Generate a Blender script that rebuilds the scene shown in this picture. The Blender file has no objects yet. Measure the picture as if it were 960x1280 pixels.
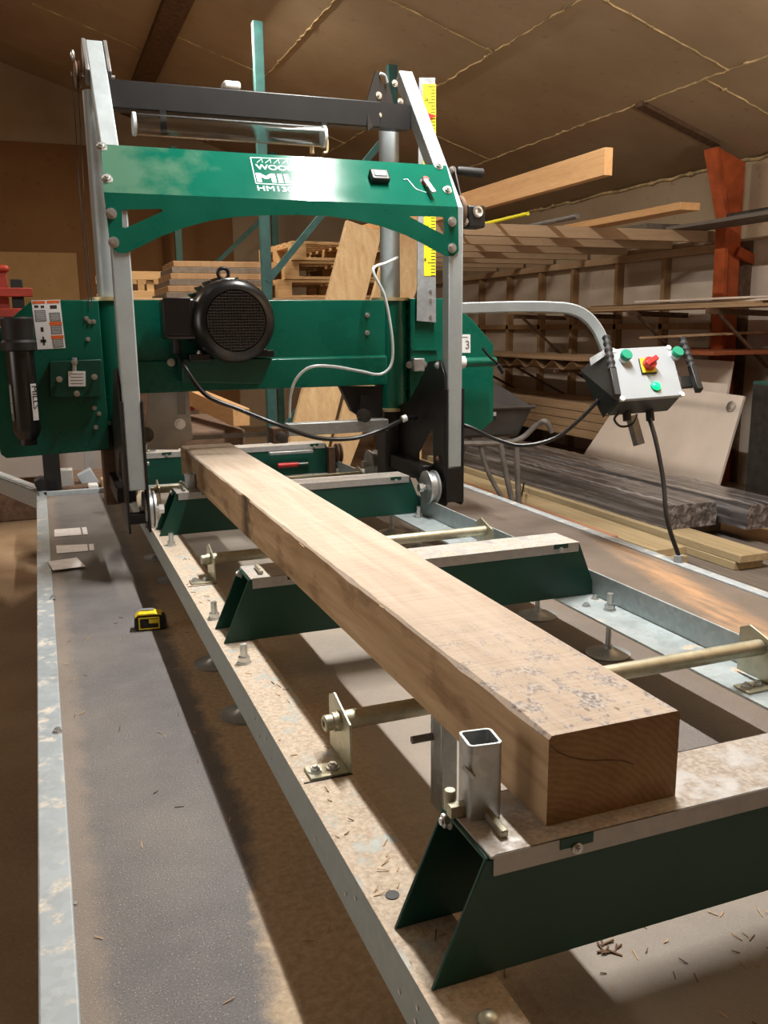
import bpy, bmesh, math, random
from mathutils import Vector, Matrix
random.seed(7)
SC = bpy.context.scene
COL = SC.collection
PI = math.pi

# ------------------------------------------------------------------ camera
F = 1103.9
YAW, PITCH, ROLL = 0.366174, 0.206988, 0.010814
CAM = Vector((0, 0, 0.768))
_f = Vector((math.sin(YAW)*math.cos(PITCH), math.cos(YAW)*math.cos(PITCH), -math.sin(PITCH)))
_r = Vector((math.cos(YAW), -math.sin(YAW), 0))
_d = _f.cross(_r)
RI = math.cos(ROLL)*_r + math.sin(ROLL)*_d
DN = -math.sin(ROLL)*_r + math.cos(ROLL)*_d
cam = bpy.data.cameras.new('camera')
cam.sensor_fit = 'HORIZONTAL'; cam.sensor_width = 36; cam.lens = 36*F/960
cam.clip_start = 0.02
co = bpy.data.objects.new('camera', cam); COL.objects.link(co)
mw = Matrix.Identity(4)
for i in range(3):
    mw[i][0] = RI[i]; mw[i][1] = -DN[i]; mw[i][2] = -_f[i]; mw[i][3] = CAM[i]
co.matrix_world = mw
SC.camera = co

# where the line of sight through a measured point meets a real plane of the place
def ray(x, y): return RI*((x-480)/F) + DN*((y-640)/F) + _f
def PZ(x, y, z): d = ray(x, y); return CAM + d*((z-CAM.z)/d.z)
def PX(x, y, v): d = ray(x, y); return CAM + d*(v/d.x)
def PY(x, y, v): d = ray(x, y); return CAM + d*(v/d.y)
def PP(x, y, p, n): d = ray(x, y); return CAM + d*((Vector(p)-CAM).dot(n)/d.dot(n))

# ------------------------------------------------------------------ materials
def new_mat(name):
    m = bpy.data.materials.new(name); m.use_nodes = True
    nt = m.node_tree; nt.nodes.clear()
    out = nt.nodes.new('ShaderNodeOutputMaterial'); b = nt.nodes.new('ShaderNodeBsdfPrincipled')
    nt.links.new(b.outputs[0], out.inputs[0])
    return m, nt, b
def N(nt, typ, **kw):
    n = nt.nodes.new(typ)
    for k, v in kw.items():
        if k in n.inputs.keys() if hasattr(n.inputs, 'keys') else False: n.inputs[k].default_value = v
        else: setattr(n, k, v)
    return n
def L(nt, a, b): nt.links.new(a, b)
def coords(nt, scale=(1, 1, 1), rot=(0, 0, 0), loc=None):
    t = nt.nodes.new('ShaderNodeTexCoord'); mp = nt.nodes.new('ShaderNodeMapping')
    mp.inputs['Scale'].default_value = scale; mp.inputs['Rotation'].default_value = rot
    if loc: mp.inputs['Location'].default_value = loc
    L(nt, t.outputs['Object'], mp.inputs[0]); return mp.outputs[0]
def noise(nt, vec, scale, detail=4, rough=.55, dist=0):
    n = nt.nodes.new('ShaderNodeTexNoise'); n.inputs['Scale'].default_value = scale
    n.inputs['Detail'].default_value = detail; n.inputs['Roughness'].default_value = rough
    n.inputs['Distortion'].default_value = dist
    L(nt, vec, n.inputs['Vector']); return n.outputs['Fac']
def ramp(nt, fac, stops):
    r = nt.nodes.new('ShaderNodeValToRGB'); L(nt, fac, r.inputs[0])
    el = r.color_ramp.elements
    while len(el) > 1: el.remove(el[0])
    el[0].position = stops[0][0]; el[0].color = (*c3(stops[0][1]), 1)
    for p, c in stops[1:]:
        e = el.new(p); e.color = (*c3(c), 1)
    return r.outputs[0]
def c3(c): return (c, c, c) if isinstance(c, (int, float)) else tuple(c)
def mix(nt, fac, a, b, mode='MIX'):
    m = nt.nodes.new('ShaderNodeMix'); m.data_type = 'RGBA'; m.blend_type = mode
    for s, v in ((0, fac), (6, a), (7, b)):
        if hasattr(v, 'links') or hasattr(v, 'is_linked'): L(nt, v, m.inputs[s])
        elif s == 0: m.inputs[0].default_value = v
        else: m.inputs[s].default_value = (*c3(v), 1)
    return m.outputs[2]
def math_n(nt, op, a, b=None, clamp=False):
    m = nt.nodes.new('ShaderNodeMath'); m.operation = op; m.use_clamp = clamp
    for i, v in enumerate((a, b)):
        if v is None: continue
        if hasattr(v, 'is_linked'): L(nt, v, m.inputs[i])
        else: m.inputs[i].default_value = v
    return m.outputs[0]
def bump(nt, b, h, strength=.2, dist=.002):
    n = nt.nodes.new('ShaderNodeBump'); n.inputs['Strength'].default_value = strength
    n.inputs['Distance'].default_value = dist
    L(nt, h, n.inputs['Height']); L(nt, n.outputs[0], b.inputs['Normal'])
def s2l(*c):  # sRGB 0-255 to linear
    return tuple(((v/255)/12.92 if v/255 <= .04045 else ((v/255+.055)/1.055)**2.4) for v in c)

def plain(name, rgb, rough=.5, metal=0, var=.25, scale=30, bmp=.05, coat=0, spec=None):
    m, nt, b = new_mat(name); v = coords(nt)
    f = noise(nt, v, scale)
    a = tuple(x*(1-var) for x in rgb); c = tuple(min(1, x*(1+var)) for x in rgb)
    L(nt, ramp(nt, f, [(.3, a), (.7, c)]), b.inputs['Base Color'])
    b.inputs['Roughness'].default_value = rough; b.inputs['Metallic'].default_value = metal
    b.inputs['Coat Weight'].default_value = coat
    if spec is not None: b.inputs['Specular IOR Level'].default_value = spec
    if bmp: bump(nt, b, f, bmp, .001)
    return m
def zinc(name, rgb=(.55, .57, .58), rough=.42, dust=.0, metal=.75, var=.35, dcol=((.44, .35, .265), (.62, .52, .41))):
    m, nt, b = new_mat(name); v = coords(nt)
    vo = nt.nodes.new('ShaderNodeTexVoronoi'); vo.inputs['Scale'].default_value = 70
    L(nt, v, vo.inputs['Vector'])
    sp = nt.nodes.new('ShaderNodeSeparateColor'); L(nt, vo.outputs['Color'], sp.inputs[0])
    c = ramp(nt, sp.outputs[0], [(0, tuple(x*(1-var*.45) for x in rgb)), (1, tuple(x*(1+var*.3) for x in rgb))])
    f = noise(nt, v, 9, 5, .6)
    c = mix(nt, var, c, ramp(nt, f, [(.3, tuple(x*.6 for x in rgb)), (.7, rgb)]))
    b.inputs['Metallic'].default_value = metal
    r = ramp(nt, f, [(.3, rough-.08), (.7, rough+.12)])
    L(nt, r, b.inputs['Roughness'])
    if dust > 0:   # sawdust that has settled on faces that look up
        g = nt.nodes.new('ShaderNodeNewGeometry'); s = nt.nodes.new('ShaderNodeSeparateXYZ')
        L(nt, g.outputs['Normal'], s.inputs[0])
        up = math_n(nt, 'GREATER_THAN', s.outputs[2], .7)
        f2 = noise(nt, v, 22, 6, .65)
        k = ramp(nt, f2, [(.66-dust*.42, 0), (.72-dust*.30, 1)])
        k = math_n(nt, 'MULTIPLY', k, up)
        c = mix(nt, k, c, ramp(nt, noise(nt, v, 160, 3), [(.35, dcol[0]), (.65, dcol[1])]))
        inv = math_n(nt, 'SUBTRACT', 1, k); L(nt, math_n(nt, 'MULTIPLY', inv, metal), b.inputs['Metallic'])
        L(nt, mix(nt, k, r, (.95, .95, .95)), b.inputs['Roughness'])
    L(nt, c, b.inputs['Base Color'])
    bump(nt, b, f, .08, .001)
    return m
def wood(name, light, dark, axis='Y', rough=.75, knots=False, saw=False, fine=1.0):
    m, nt, b = new_mat(name)
    st = {'X': (.6, 9, 9), 'Y': (9, .6, 9), 'Z': (9, 9, .6)}[axis]
    v = coords(nt, tuple(s*fine for s in st))
    f = noise(nt, v, 3.2, 6, .62, .6)
    c = ramp(nt, f, [(.28, dark), (.5, tuple((a+d)/2 for a, d in zip(light, dark))), (.68, light)])
    v2 = coords(nt, tuple(s*fine*4 for s in st)); f2 = noise(nt, v2, 6, 4, .6)
    c = mix(nt, .25, c, ramp(nt, f2, [(.3, tuple(x*.7 for x in dark)), (.7, light)]))
    if knots:
        vk = coords(nt, (3, 3, 1.6)); vo = nt.nodes.new('ShaderNodeTexVoronoi'); vo.inputs['Scale'].default_value = 1.6
        L(nt, vk, vo.inputs['Vector'])
        k = ramp(nt, vo.outputs['Distance'], [(.03, 1), (.10, 0)])
        c = mix(nt, k, c, (.30, .17, .08))
    L(nt, c, b.inputs['Base Color']); b.inputs['Roughness'].default_value = rough
    b.inputs['Specular IOR Level'].default_value = .25
    bump(nt, b, f2, .25, .0015)
    return m

GREEN = (.0008, .098, .063)
def green_paint(name='green_powder_coat', dusty=False):
    m, nt, b = new_mat(name); v = coords(nt)
    f = noise(nt, v, 5, 5, .6); f2 = noise(nt, v, 400, 2)
    c = ramp(nt, f, [(.25, tuple(x*.8 for x in GREEN)), (.75, tuple(x*1.15 for x in GREEN))])
    if dusty:      # smeared film of dust at the left end
        s = nt.nodes.new('ShaderNodeSeparateXYZ'); L(nt, coords(nt, loc=(.775, 0, 0)), s.inputs[0])
        k = math_n(nt, 'ADD', math_n(nt, 'MULTIPLY', s.outputs[0], -3.2), math_n(nt, 'MULTIPLY', f, 3.4))
        k = ramp(nt, k, [(.30, 0), (.85, 1)])
        g = nt.nodes.new('ShaderNodeNewGeometry'); sg = nt.nodes.new('ShaderNodeSeparateXYZ'); L(nt, g.outputs['Normal'], sg.inputs[0])
        k = math_n(nt, 'MULTIPLY', math_n(nt, 'MULTIPLY', k, math_n(nt, 'GREATER_THAN', sg.outputs[2], .3)), .10)
        c = mix(nt, k, c, (.55, .47, .33))
    L(nt, c, b.inputs['Base Color'])
    L(nt, ramp(nt, f, [(.3, .09), (.7, .14)] if dusty else [(.3, .22), (.7, .34)]), b.inputs['Roughness'])
    bump(nt, b, f2, .03, .0005)
    return m

MT = {}
MT['green'] = green_paint()
MT['green_dusty'] = green_paint('green_powder_coat_dusty', True)
MT['bunk'] = plain('bunk_dark_green', (.0015, .052, .034), .42, 0, .2, 6, .04)
MT['zinc'] = zinc('galvanised_steel', (.50, .53, .54), .4)
MT['zinc_leg'] = zinc('galvanised_leg', (.37, .42, .44), .42, metal=.25, var=.10)
MT['zinc_rail'] = zinc('galvanised_rail', (.40, .46, .45), .5, dust=.86, metal=.12, var=.15)
MT['zinc_rail_clean'] = zinc('galvanised_rail_clean', (.46, .53, .55), .45, dust=.12, metal=.45)
MT['zinc_edge'] = zinc('galvanised_trailer_edge', (.40, .45, .48), .5, dust=.30, metal=.2, var=.2, dcol=((.50, .47, .42), (.66, .62, .54)))
MT['zinc_cap'] = zinc('dusty_cap_steel', (.46, .45, .44), .45, dust=.62, metal=.4, var=.2, dcol=((.34, .295, .25), (.52, .47, .415)))
MT['zinc_yellow'] = zinc('yellow_passivated_steel', (.52, .50, .38), .42, metal=.7)
MT['bolt'] = plain('bright_bolt', (.62, .63, .62), .32, .85, .1, 60, 0)
MT['black'] = plain('black_paint', (.006, .006, .0065), .45, 0, .3, 20, .03)
MT['black_gloss'] = plain('black_gloss_paint', (.016, .016, .017), .30, .3, .2, 20, .02, spec=.8)
MT['black_rubber'] = plain('black_rubber', (.012, .012, .013), .6, 0, .2, 30, .05)
MT['cable'] = plain('black_cable', (.010, .010, .010), .35, 0, .1, 10, 0)
MT['brass'] = plain('brass_collar', (.62, .52, .30), .4, .6, .1, 20, 0)
MT['white_plastic'] = plain('white_plastic', (.72, .73, .72), .4, 0, .04, 20, 0)
MT['hose'] = plain('milky_hose', (.60, .66, .68), .3, 0, .05, 20, 0)
MT['label_white'] = plain('label_white', (.74, .75, .76), .5, 0, .03, 20, 0)
MT['label_black'] = plain('label_black', (.03, .03, .03), .5, 0, .1, 20, 0)
MT['label_grey'] = plain('label_grey', (.16, .16, .17), .5, 0, .1, 200, 0)
MT['label_orange'] = plain('label_orange', (.70, .13, .03), .5, 0, .05, 20, 0)
MT['print_white'] = plain('print_white', (.55, .74, .72), .4, 0, .03, 20, 0)
MT['yellow'] = plain('scale_yellow', (.78, .72, .02), .5, 0, .04, 20, 0)
MT['tape_yellow'] = plain('tape_yellow', (.80, .60, .02), .4, 0, .08, 20, 0)
MT['grey_plastic'] = plain('grey_plastic', (.22, .23, .25), .4, 0, .08, 20, 0)
MT['grille'] = plain('fan_grille_black', (.045, .045, .048), .4, 0, .1, 12, 0)
MT['box_shell'] = plain('dark_green_grey_shell', (.05, .06, .058), .4, 0, .1, 12, 0)
MT['red'] = plain('red_plastic', (.55, .03, .03), .4, 0, .1, 20, 0)
MT['button_green'] = plain('green_button', (.01, .30, .18), .35, 0, .05, 20, 0)
MT['box_grey'] = plain('control_box_grey', (.36, .40, .44), .4, 0, .04, 8, 0)
MT['teal'] = plain('teal_rack_paint', (.035, .125, .125), .5, 0, .2, 14, .03)
MT['teal_dark'] = plain('dark_green_rack_paint', (.03, .10, .08), .5, 0, .2, 14, .03)
MT['orange_steel'] = plain('orange_primer_steel', (.42, .085, .022), .6, 0, .3, 9, .05)
MT['red_steel'] = plain('red_painted_steel', (.34, .03, .015), .5, 0, .3, 9, .05)
MT['grey_tube'] = plain('worn_grey_tube', (.22, .21, .20), .45, .5, .25, 14, .05)
MT['rust'] = plain('rusty_brown_steel', (.13, .075, .045), .7, .2, .4, 25, .1)
MT['dark_steel'] = plain('dark_steel', (.06, .055, .05), .5, .5, .3, 20, .05)
MT['rubber_dark'] = plain('grey_black_plastic_tray', (.045, .043, .042), .45, 0, .35, 7, .1)
MT['grey_panel'] = plain('grey_dusty_panel', (.40, .39, .37), .5, .3, .2, 9, .03)
MT['white_panel'] = plain('pale_plywood_panel', (.74, .65, .57), .6, 0, .08, 3, .03)
MT['paper'] = plain('paper', (.86, .82, .82), .7, 0, .12, 30, 0)
MT['chips'] = plain('wood_chips', (.55, .36, .19), .8, 0, .4, 40, 0)
MT['chips_dark'] = plain('bark_chips', (.14, .08, .045), .9, 0, .4, 40, 0)
MT['wood_fresh'] = wood('fresh_pine_y', (.62, .37, .17), (.45, .24, .10), 'Y')
MT['wood_fresh_x'] = wood('pallet_pine', (.60, .40, .20), (.42, .25, .11), 'X')
MT['wood_fresh_z'] = wood('raw_plank', (.62, .44, .24), (.43, .26, .12), 'Z', knots=True)
MT['wood_treated'] = wood('green_treated_decking', (.52, .42, .26), (.35, .27, .15), 'Y')
MT['wood_pink'] = wood('reddish_board', (.48, .27, .17), (.33, .17, .10), 'Y')
MT['wood_grey'] = wood('weathered_grey_board', (.22, .19, .16), (.12, .10, .085), 'Y')
MT['wood_joist'] = wood('rafter_timber', (.56, .40, .26), (.42, .29, .18), 'X')
MT['wood_stud'] = wood('stud_timber', (.44, .28, .15), (.30, .18, .09), 'Z')
MT['wood_shelf'] = wood('shelf_board', (.50, .35, .21), (.32, .20, .11), 'Y')
MT['wood_red'] = wood('orange_board', (.34, .10, .04), (.24, .07, .03), 'X')

def m_wrap():
    m, nt, b = new_mat('shrink_wrapped_grey_boards'); v = coords(nt, (13, .45, 13))
    f = noise(nt, v, 2.2, 3, .5, .8)
    L(nt, ramp(nt, f, [(.3, (.035, .034, .038)), (.52, (.12, .11, .11)), (.72, (.34, .33, .34))]), b.inputs['Base Color'])
    b.inputs['Roughness'].default_value = .22; bump(nt, b, f, .35, .006); return m
MT['wrap'] = m_wrap()

def m_beam():
    m, nt, b = new_mat('sawn_oak'); t = nt.nodes.new('ShaderNodeTexCoord')
    v = coords(nt, (9, .7, 9)); f = noise(nt, v, 4, 6, .62, .5)
    side = ramp(nt, f, [(.28, (.36, .235, .135)), (.5, (.50, .35, .21)), (.7, (.60, .44, .28))])
    top = ramp(nt, f, [(.28, (.40, .31, .235)), (.5, (.50, .405, .32)), (.7, (.57, .48, .39))])
    # fine saw marks across the top
    vs = coords(nt, (3, 120, 3), (0, 0, .12)); fs = noise(nt, vs, 2, 3, .6)
    top = mix(nt, .22, top, ramp(nt, fs, [(.35, (.40, .31, .235)), (.6, (.64, .54, .44))]))
    # weathered bark-grey patches near the close end of the top face
    s = nt.nodes.new('ShaderNodeSeparateXYZ'); L(nt, t.outputs['Object'], s.inputs[0])
    near = ramp(nt, math_n(nt, 'MULTIPLY', s.outputs[1], 1.0), [(.0, 1), (.13, .75), (.42, .0)])
    vp = coords(nt, (26, 15, 26)); fp = noise(nt, vp, 1.5, 7, .72)
    k = math_n(nt, 'MULTIPLY', ramp(nt, fp, [(.50, 0), (.56, 1)]), near)
    top = mix(nt, k, top, ramp(nt, noise(nt, vp, 9, 4), [(.4, (.20, .175, .17)), (.6, (.52, .48, .45))]))
    fd = noise(nt, coords(nt, (60, 25, 60)), 1.5, 3, .5)
    k2 = math_n(nt, 'MULTIPLY', ramp(nt, fd, [(.66, 0), (.70, .7)]), near)
    top = mix(nt, k2, top, (.12, .09, .08))
    # dark stain and blotches on the long side
    fb = noise(nt, coords(nt, (3, 3.2, 9)), 1.8, 4, .6)
    side = mix(nt, ramp(nt, fb, [(.56, 0), (.66, .45)]), side, (.16, .085, .04))
    dy = math_n(nt, 'ABSOLUTE', math_n(nt, 'SUBTRACT', s.outputs[1], 1.44))
    st = math_n(nt, 'ADD', dy, math_n(nt, 'MULTIPLY', noise(nt, coords(nt, (12, 12, 12)), 3), .12))
    side = mix(nt, ramp(nt, st, [(.07, .8), (.13, 0)]), side, (.05, .035, .03))
    # end grain: arcs round a heart below the face
    ve = nt.nodes.new('ShaderNodeCombineXYZ')
    L(nt, math_n(nt, 'SUBTRACT', s.outputs[0], -.02), ve.inputs[0]); L(nt, math_n(nt, 'ADD', s.outputs[2], .10), ve.inputs[2])
    w = nt.nodes.new('ShaderNodeTexWave'); w.wave_type = 'RINGS'; w.rings_direction = 'Y'
    w.inputs['Scale'].default_value = 42; w.inputs['Distortion'].default_value = 5; w.inputs['Detail'].default_value = 3
    w.inputs['Detail Scale'].default_value = 1.5
    L(nt, ve.outputs[0], w.inputs['Vector'])
    end = ramp(nt, w.outputs['Fac'], [(.1, (.27, .17, .09)), (.9, (.36, .24, .135))])
    end = mix(nt, .5, end, ramp(nt, noise(nt, coords(nt), 16, 5, .7), [(.35, (.19, .115, .06)), (.65, (.38, .25, .14))]))
    g = nt.nodes.new('ShaderNodeNewGeometry'); sn = nt.nodes.new('ShaderNodeSeparateXYZ'); L(nt, g.outputs['Normal'], sn.inputs[0])
    c = mix(nt, math_n(nt, 'GREATER_THAN', sn.outputs[2], .6), side, top)
    c = mix(nt, math_n(nt, 'LESS_THAN', sn.outputs[1], -.6), c, end)
    L(nt, c, b.inputs['Base Color']); b.inputs['Roughness'].default_value = .8
    b.inputs['Specular IOR Level'].default_value = .2
    bump(nt, b, mix(nt, .5, f, fs), .35, .002); return m
MT['oak'] = m_beam()

def m_deck():
    m, nt, b = new_mat('phenolic_deck_with_sawdust')
    v = coords(nt, loc=(.93, 2.0, -.45))
    s = nt.nodes.new('ShaderNodeSeparateXYZ'); L(nt, v, s.inputs[0])
    f = noise(nt, v, 5, 6, .65)
    base = ramp(nt, f, [(.3, (.108, .103, .106)), (.7, (.165, .157, .156))])
    # thin film of fine dust, heavier in places
    base = mix(nt, ramp(nt, noise(nt, v, 2.2, 5, .6), [(.42, 0), (.74, .5)]), base, (.30, .27, .235))
    # specks of chips
    base = mix(nt, ramp(nt, noise(nt, v, 420, 2, .5), [(.63, 0), (.69, .55)]), base, (.58, .52, .47))
    base = mix(nt, ramp(nt, noise(nt, v, 420, 2, .5), [(.36, .7), (.42, 0)]), base, (.07, .066, .07))
    # drift of sawdust beside and under the track
    wob = math_n(nt, 'MULTIPLY', math_n(nt, 'SUBTRACT', noise(nt, v, 16, 6, .7), .5), .08)
    xx = math_n(nt, 'ADD', s.outputs[0], wob)
    yk = math_n(nt, 'MULTIPLY', math_n(nt, 'SUBTRACT', s.outputs[1], .85), .16, True)
    yk = math_n(nt, 'MINIMUM', yk, .07)
    a = ramp(nt, math_n(nt, 'SUBTRACT', xx, yk), [(.170, 0), (.195, 1)])
    bb = ramp(nt, math_n(nt, 'ADD', xx, math_n(nt, 'MULTIPLY', noise(nt, v, 3, 5, .6), .18)), [(.50, 1), (.66, .10)])
    far = ramp(nt, math_n(nt, 'MULTIPLY', s.outputs[1], .2), [(.46, 1), (.56, .35)])  # drift thins farther back, the mill's shadow put into the colour
    k = math_n(nt, 'MULTIPLY', math_n(nt, 'MULTIPLY', a, bb), far)
    c = ramp(nt, noise(nt, v, 90, 5, .7), [(.3, (.34, .25, .155)), (.7, (.55, .43, .30))])
    # rusty brown smear running obliquely along the right-hand side
    ctr = math_n(nt, 'ADD', math_n(nt, 'MULTIPLY', s.outputs[1], .26), 1.205)
    x2 = math_n(nt, 'ABSOLUTE', math_n(nt, 'SUBTRACT', math_n(nt, 'ADD', s.outputs[0], math_n(nt, 'MULTIPLY', wob, .6)), ctr))
    k3 = math_n(nt, 'MULTIPLY', ramp(nt, x2, [(.015, .9), (.085, 0)]), ramp(nt, noise(nt, coords(nt, (14, 2.2, 1)), 2, 5, .6), [(.34, .15), (.6, 1)]))
    k3 = math_n(nt, 'MULTIPLY', k3, ramp(nt, math_n(nt, 'MULTIPLY', s.outputs[1], .2), [(.46, 1), (.54, 0)]))
    mid = math_n(nt, 'MULTIPLY', ramp(nt, s.outputs[0], [(.50, 0), (.58, 1), (1.05, 1), (1.2, 0)]), ramp(nt, noise(nt, v, 6, 5, .6), [(.3, .35), (.6, .75)]))  # lighter dust between the rails, lamp-lit brightness put into its colour
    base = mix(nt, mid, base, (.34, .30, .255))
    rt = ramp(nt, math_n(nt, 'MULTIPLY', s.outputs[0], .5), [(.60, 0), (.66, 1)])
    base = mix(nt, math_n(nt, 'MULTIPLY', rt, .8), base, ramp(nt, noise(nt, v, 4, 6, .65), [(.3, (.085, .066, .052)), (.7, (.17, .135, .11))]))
    col = mix(nt, k, base, c); col = mix(nt, k3, col, (.52, .31, .17))
    # drift against the left edge
    kl = ramp(nt, math_n(nt, 'ADD', s.outputs[0], wob), [(-.0, 1), (.03, 0)])
    col = mix(nt, math_n(nt, 'MULTIPLY', kl, .22), col, (.50, .38, .26))
    L(nt, col, b.inputs['Base Color']); b.inputs['Roughness'].default_value = .6
    b.inputs['Specular IOR Level'].default_value = .3
    bump(nt, b, noise(nt, v, 180, 4, .7), .35, .002); return m
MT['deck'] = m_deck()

def m_floor():
    m, nt, b = new_mat('dusty_concrete'); v = coords(nt)
    f = noise(nt, v, 1.3, 6, .6)
    c = ramp(nt, f, [(.3, (.20, .125, .068)), (.5, (.30, .20, .115)), (.7, (.40, .29, .185))])
    c = mix(nt, ramp(nt, noise(nt, v, 120, 3), [(.5, 0), (.7, .35)]), c, (.46, .34, .22))
    L(nt, c, b.inputs['Base Color']); b.inputs['Roughness'].default_value = .85; bump(nt, b, noise(nt, v, 40, 5), .3, .004); return m
MT['floor'] = m_floor()
def m_board(name, a, c2, sc=1.2):
    m, nt, b = new_mat(name); v = coords(nt)
    f = noise(nt, v, sc, 6, .6)
    c = ramp(nt, f, [(.3, a), (.7, c2)])
    c = mix(nt, ramp(nt, noise(nt, v, 14, 4), [(.63, 0), (.72, .35)]), c, tuple(x*.5 for x in a))
    L(nt, c, b.inputs['Base Color']); b.inputs['Roughness'].default_value = .85
    b.inputs['Specular IOR Level'].default_value = .2
    bump(nt, b, noise(nt, v, 60, 4), .2, .002); return m
MT['ceiling'] = m_board('brown_insulation_board', (.36, .27, .175), (.46, .36, .25))
MT['wall_brown'] = m_board('brown_hardboard', (.20, .10, .04), (.26, .135, .055))
MT['wall_pale'] = m_board('pale_wall_board', (.50, .42, .34), (.64, .55, .46), .8)
MT['ply'] = m_board('yellow_plywood', (.40, .245, .10), (.50, .33, .155), 2)
MT['foam'] = plain('expanding_foam', (.50, .38, .20), .8, 0, .55, 9, .2)
MT['white_low'] = plain('dull_white_panel', (.42, .38, .35), .5, 0, .1, 4, .02)

def m_clear():
    m, nt, b = new_mat('clear_acrylic'); b.inputs['Base Color'].default_value = (.9, .95, .95, 1)
    b.inputs['Roughness'].default_value = .08; b.inputs['Transmission Weight'].default_value = 1; b.inputs['IOR'].default_value = 1.25
    L(nt, ramp(nt, noise(nt, coords(nt), 9), [(.3, .03), (.7, .14)]), b.inputs['Roughness'])
    return m
MT['clear'] = m_clear()
def m_emit(name, col, s):
    m, nt, b = new_mat(name); b.inputs['Base Color'].default_value = (*col, 1)
    b.inputs['Emission Color'].default_value = (*col, 1); b.inputs['Emission Strength'].default_value = s
    L(nt, ramp(nt, noise(nt, coords(nt), 5), [(0, .3), (1, .32)]), b.inputs['Roughness']); return m
MT['led'] = m_emit('lit_green_lamp', (.0, .85, .12), 2.2)
MT['led_core'] = m_emit('lit_green_lamp_core', (.6, 1, .85), 6)

# ------------------------------------------------------------------ mesh helpers
def origin_of(parent):
    o = Vector((0, 0, 0)); p = parent
    while p is not None: o += p.location; p = p.parent
    return o
def tag(o, label=None, cat=None, group=None, kind=None):
    for k, v in (('label', label), ('category', cat), ('group', group), ('kind', kind)):
        if v: o[k] = v
    return o
def thing(name, loc, label, cat, group=None):
    o = bpy.data.objects.new(name, None); COL.objects.link(o); o.location = loc
    o.empty_display_size = .05
    return tag(o, label, cat, group)

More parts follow.
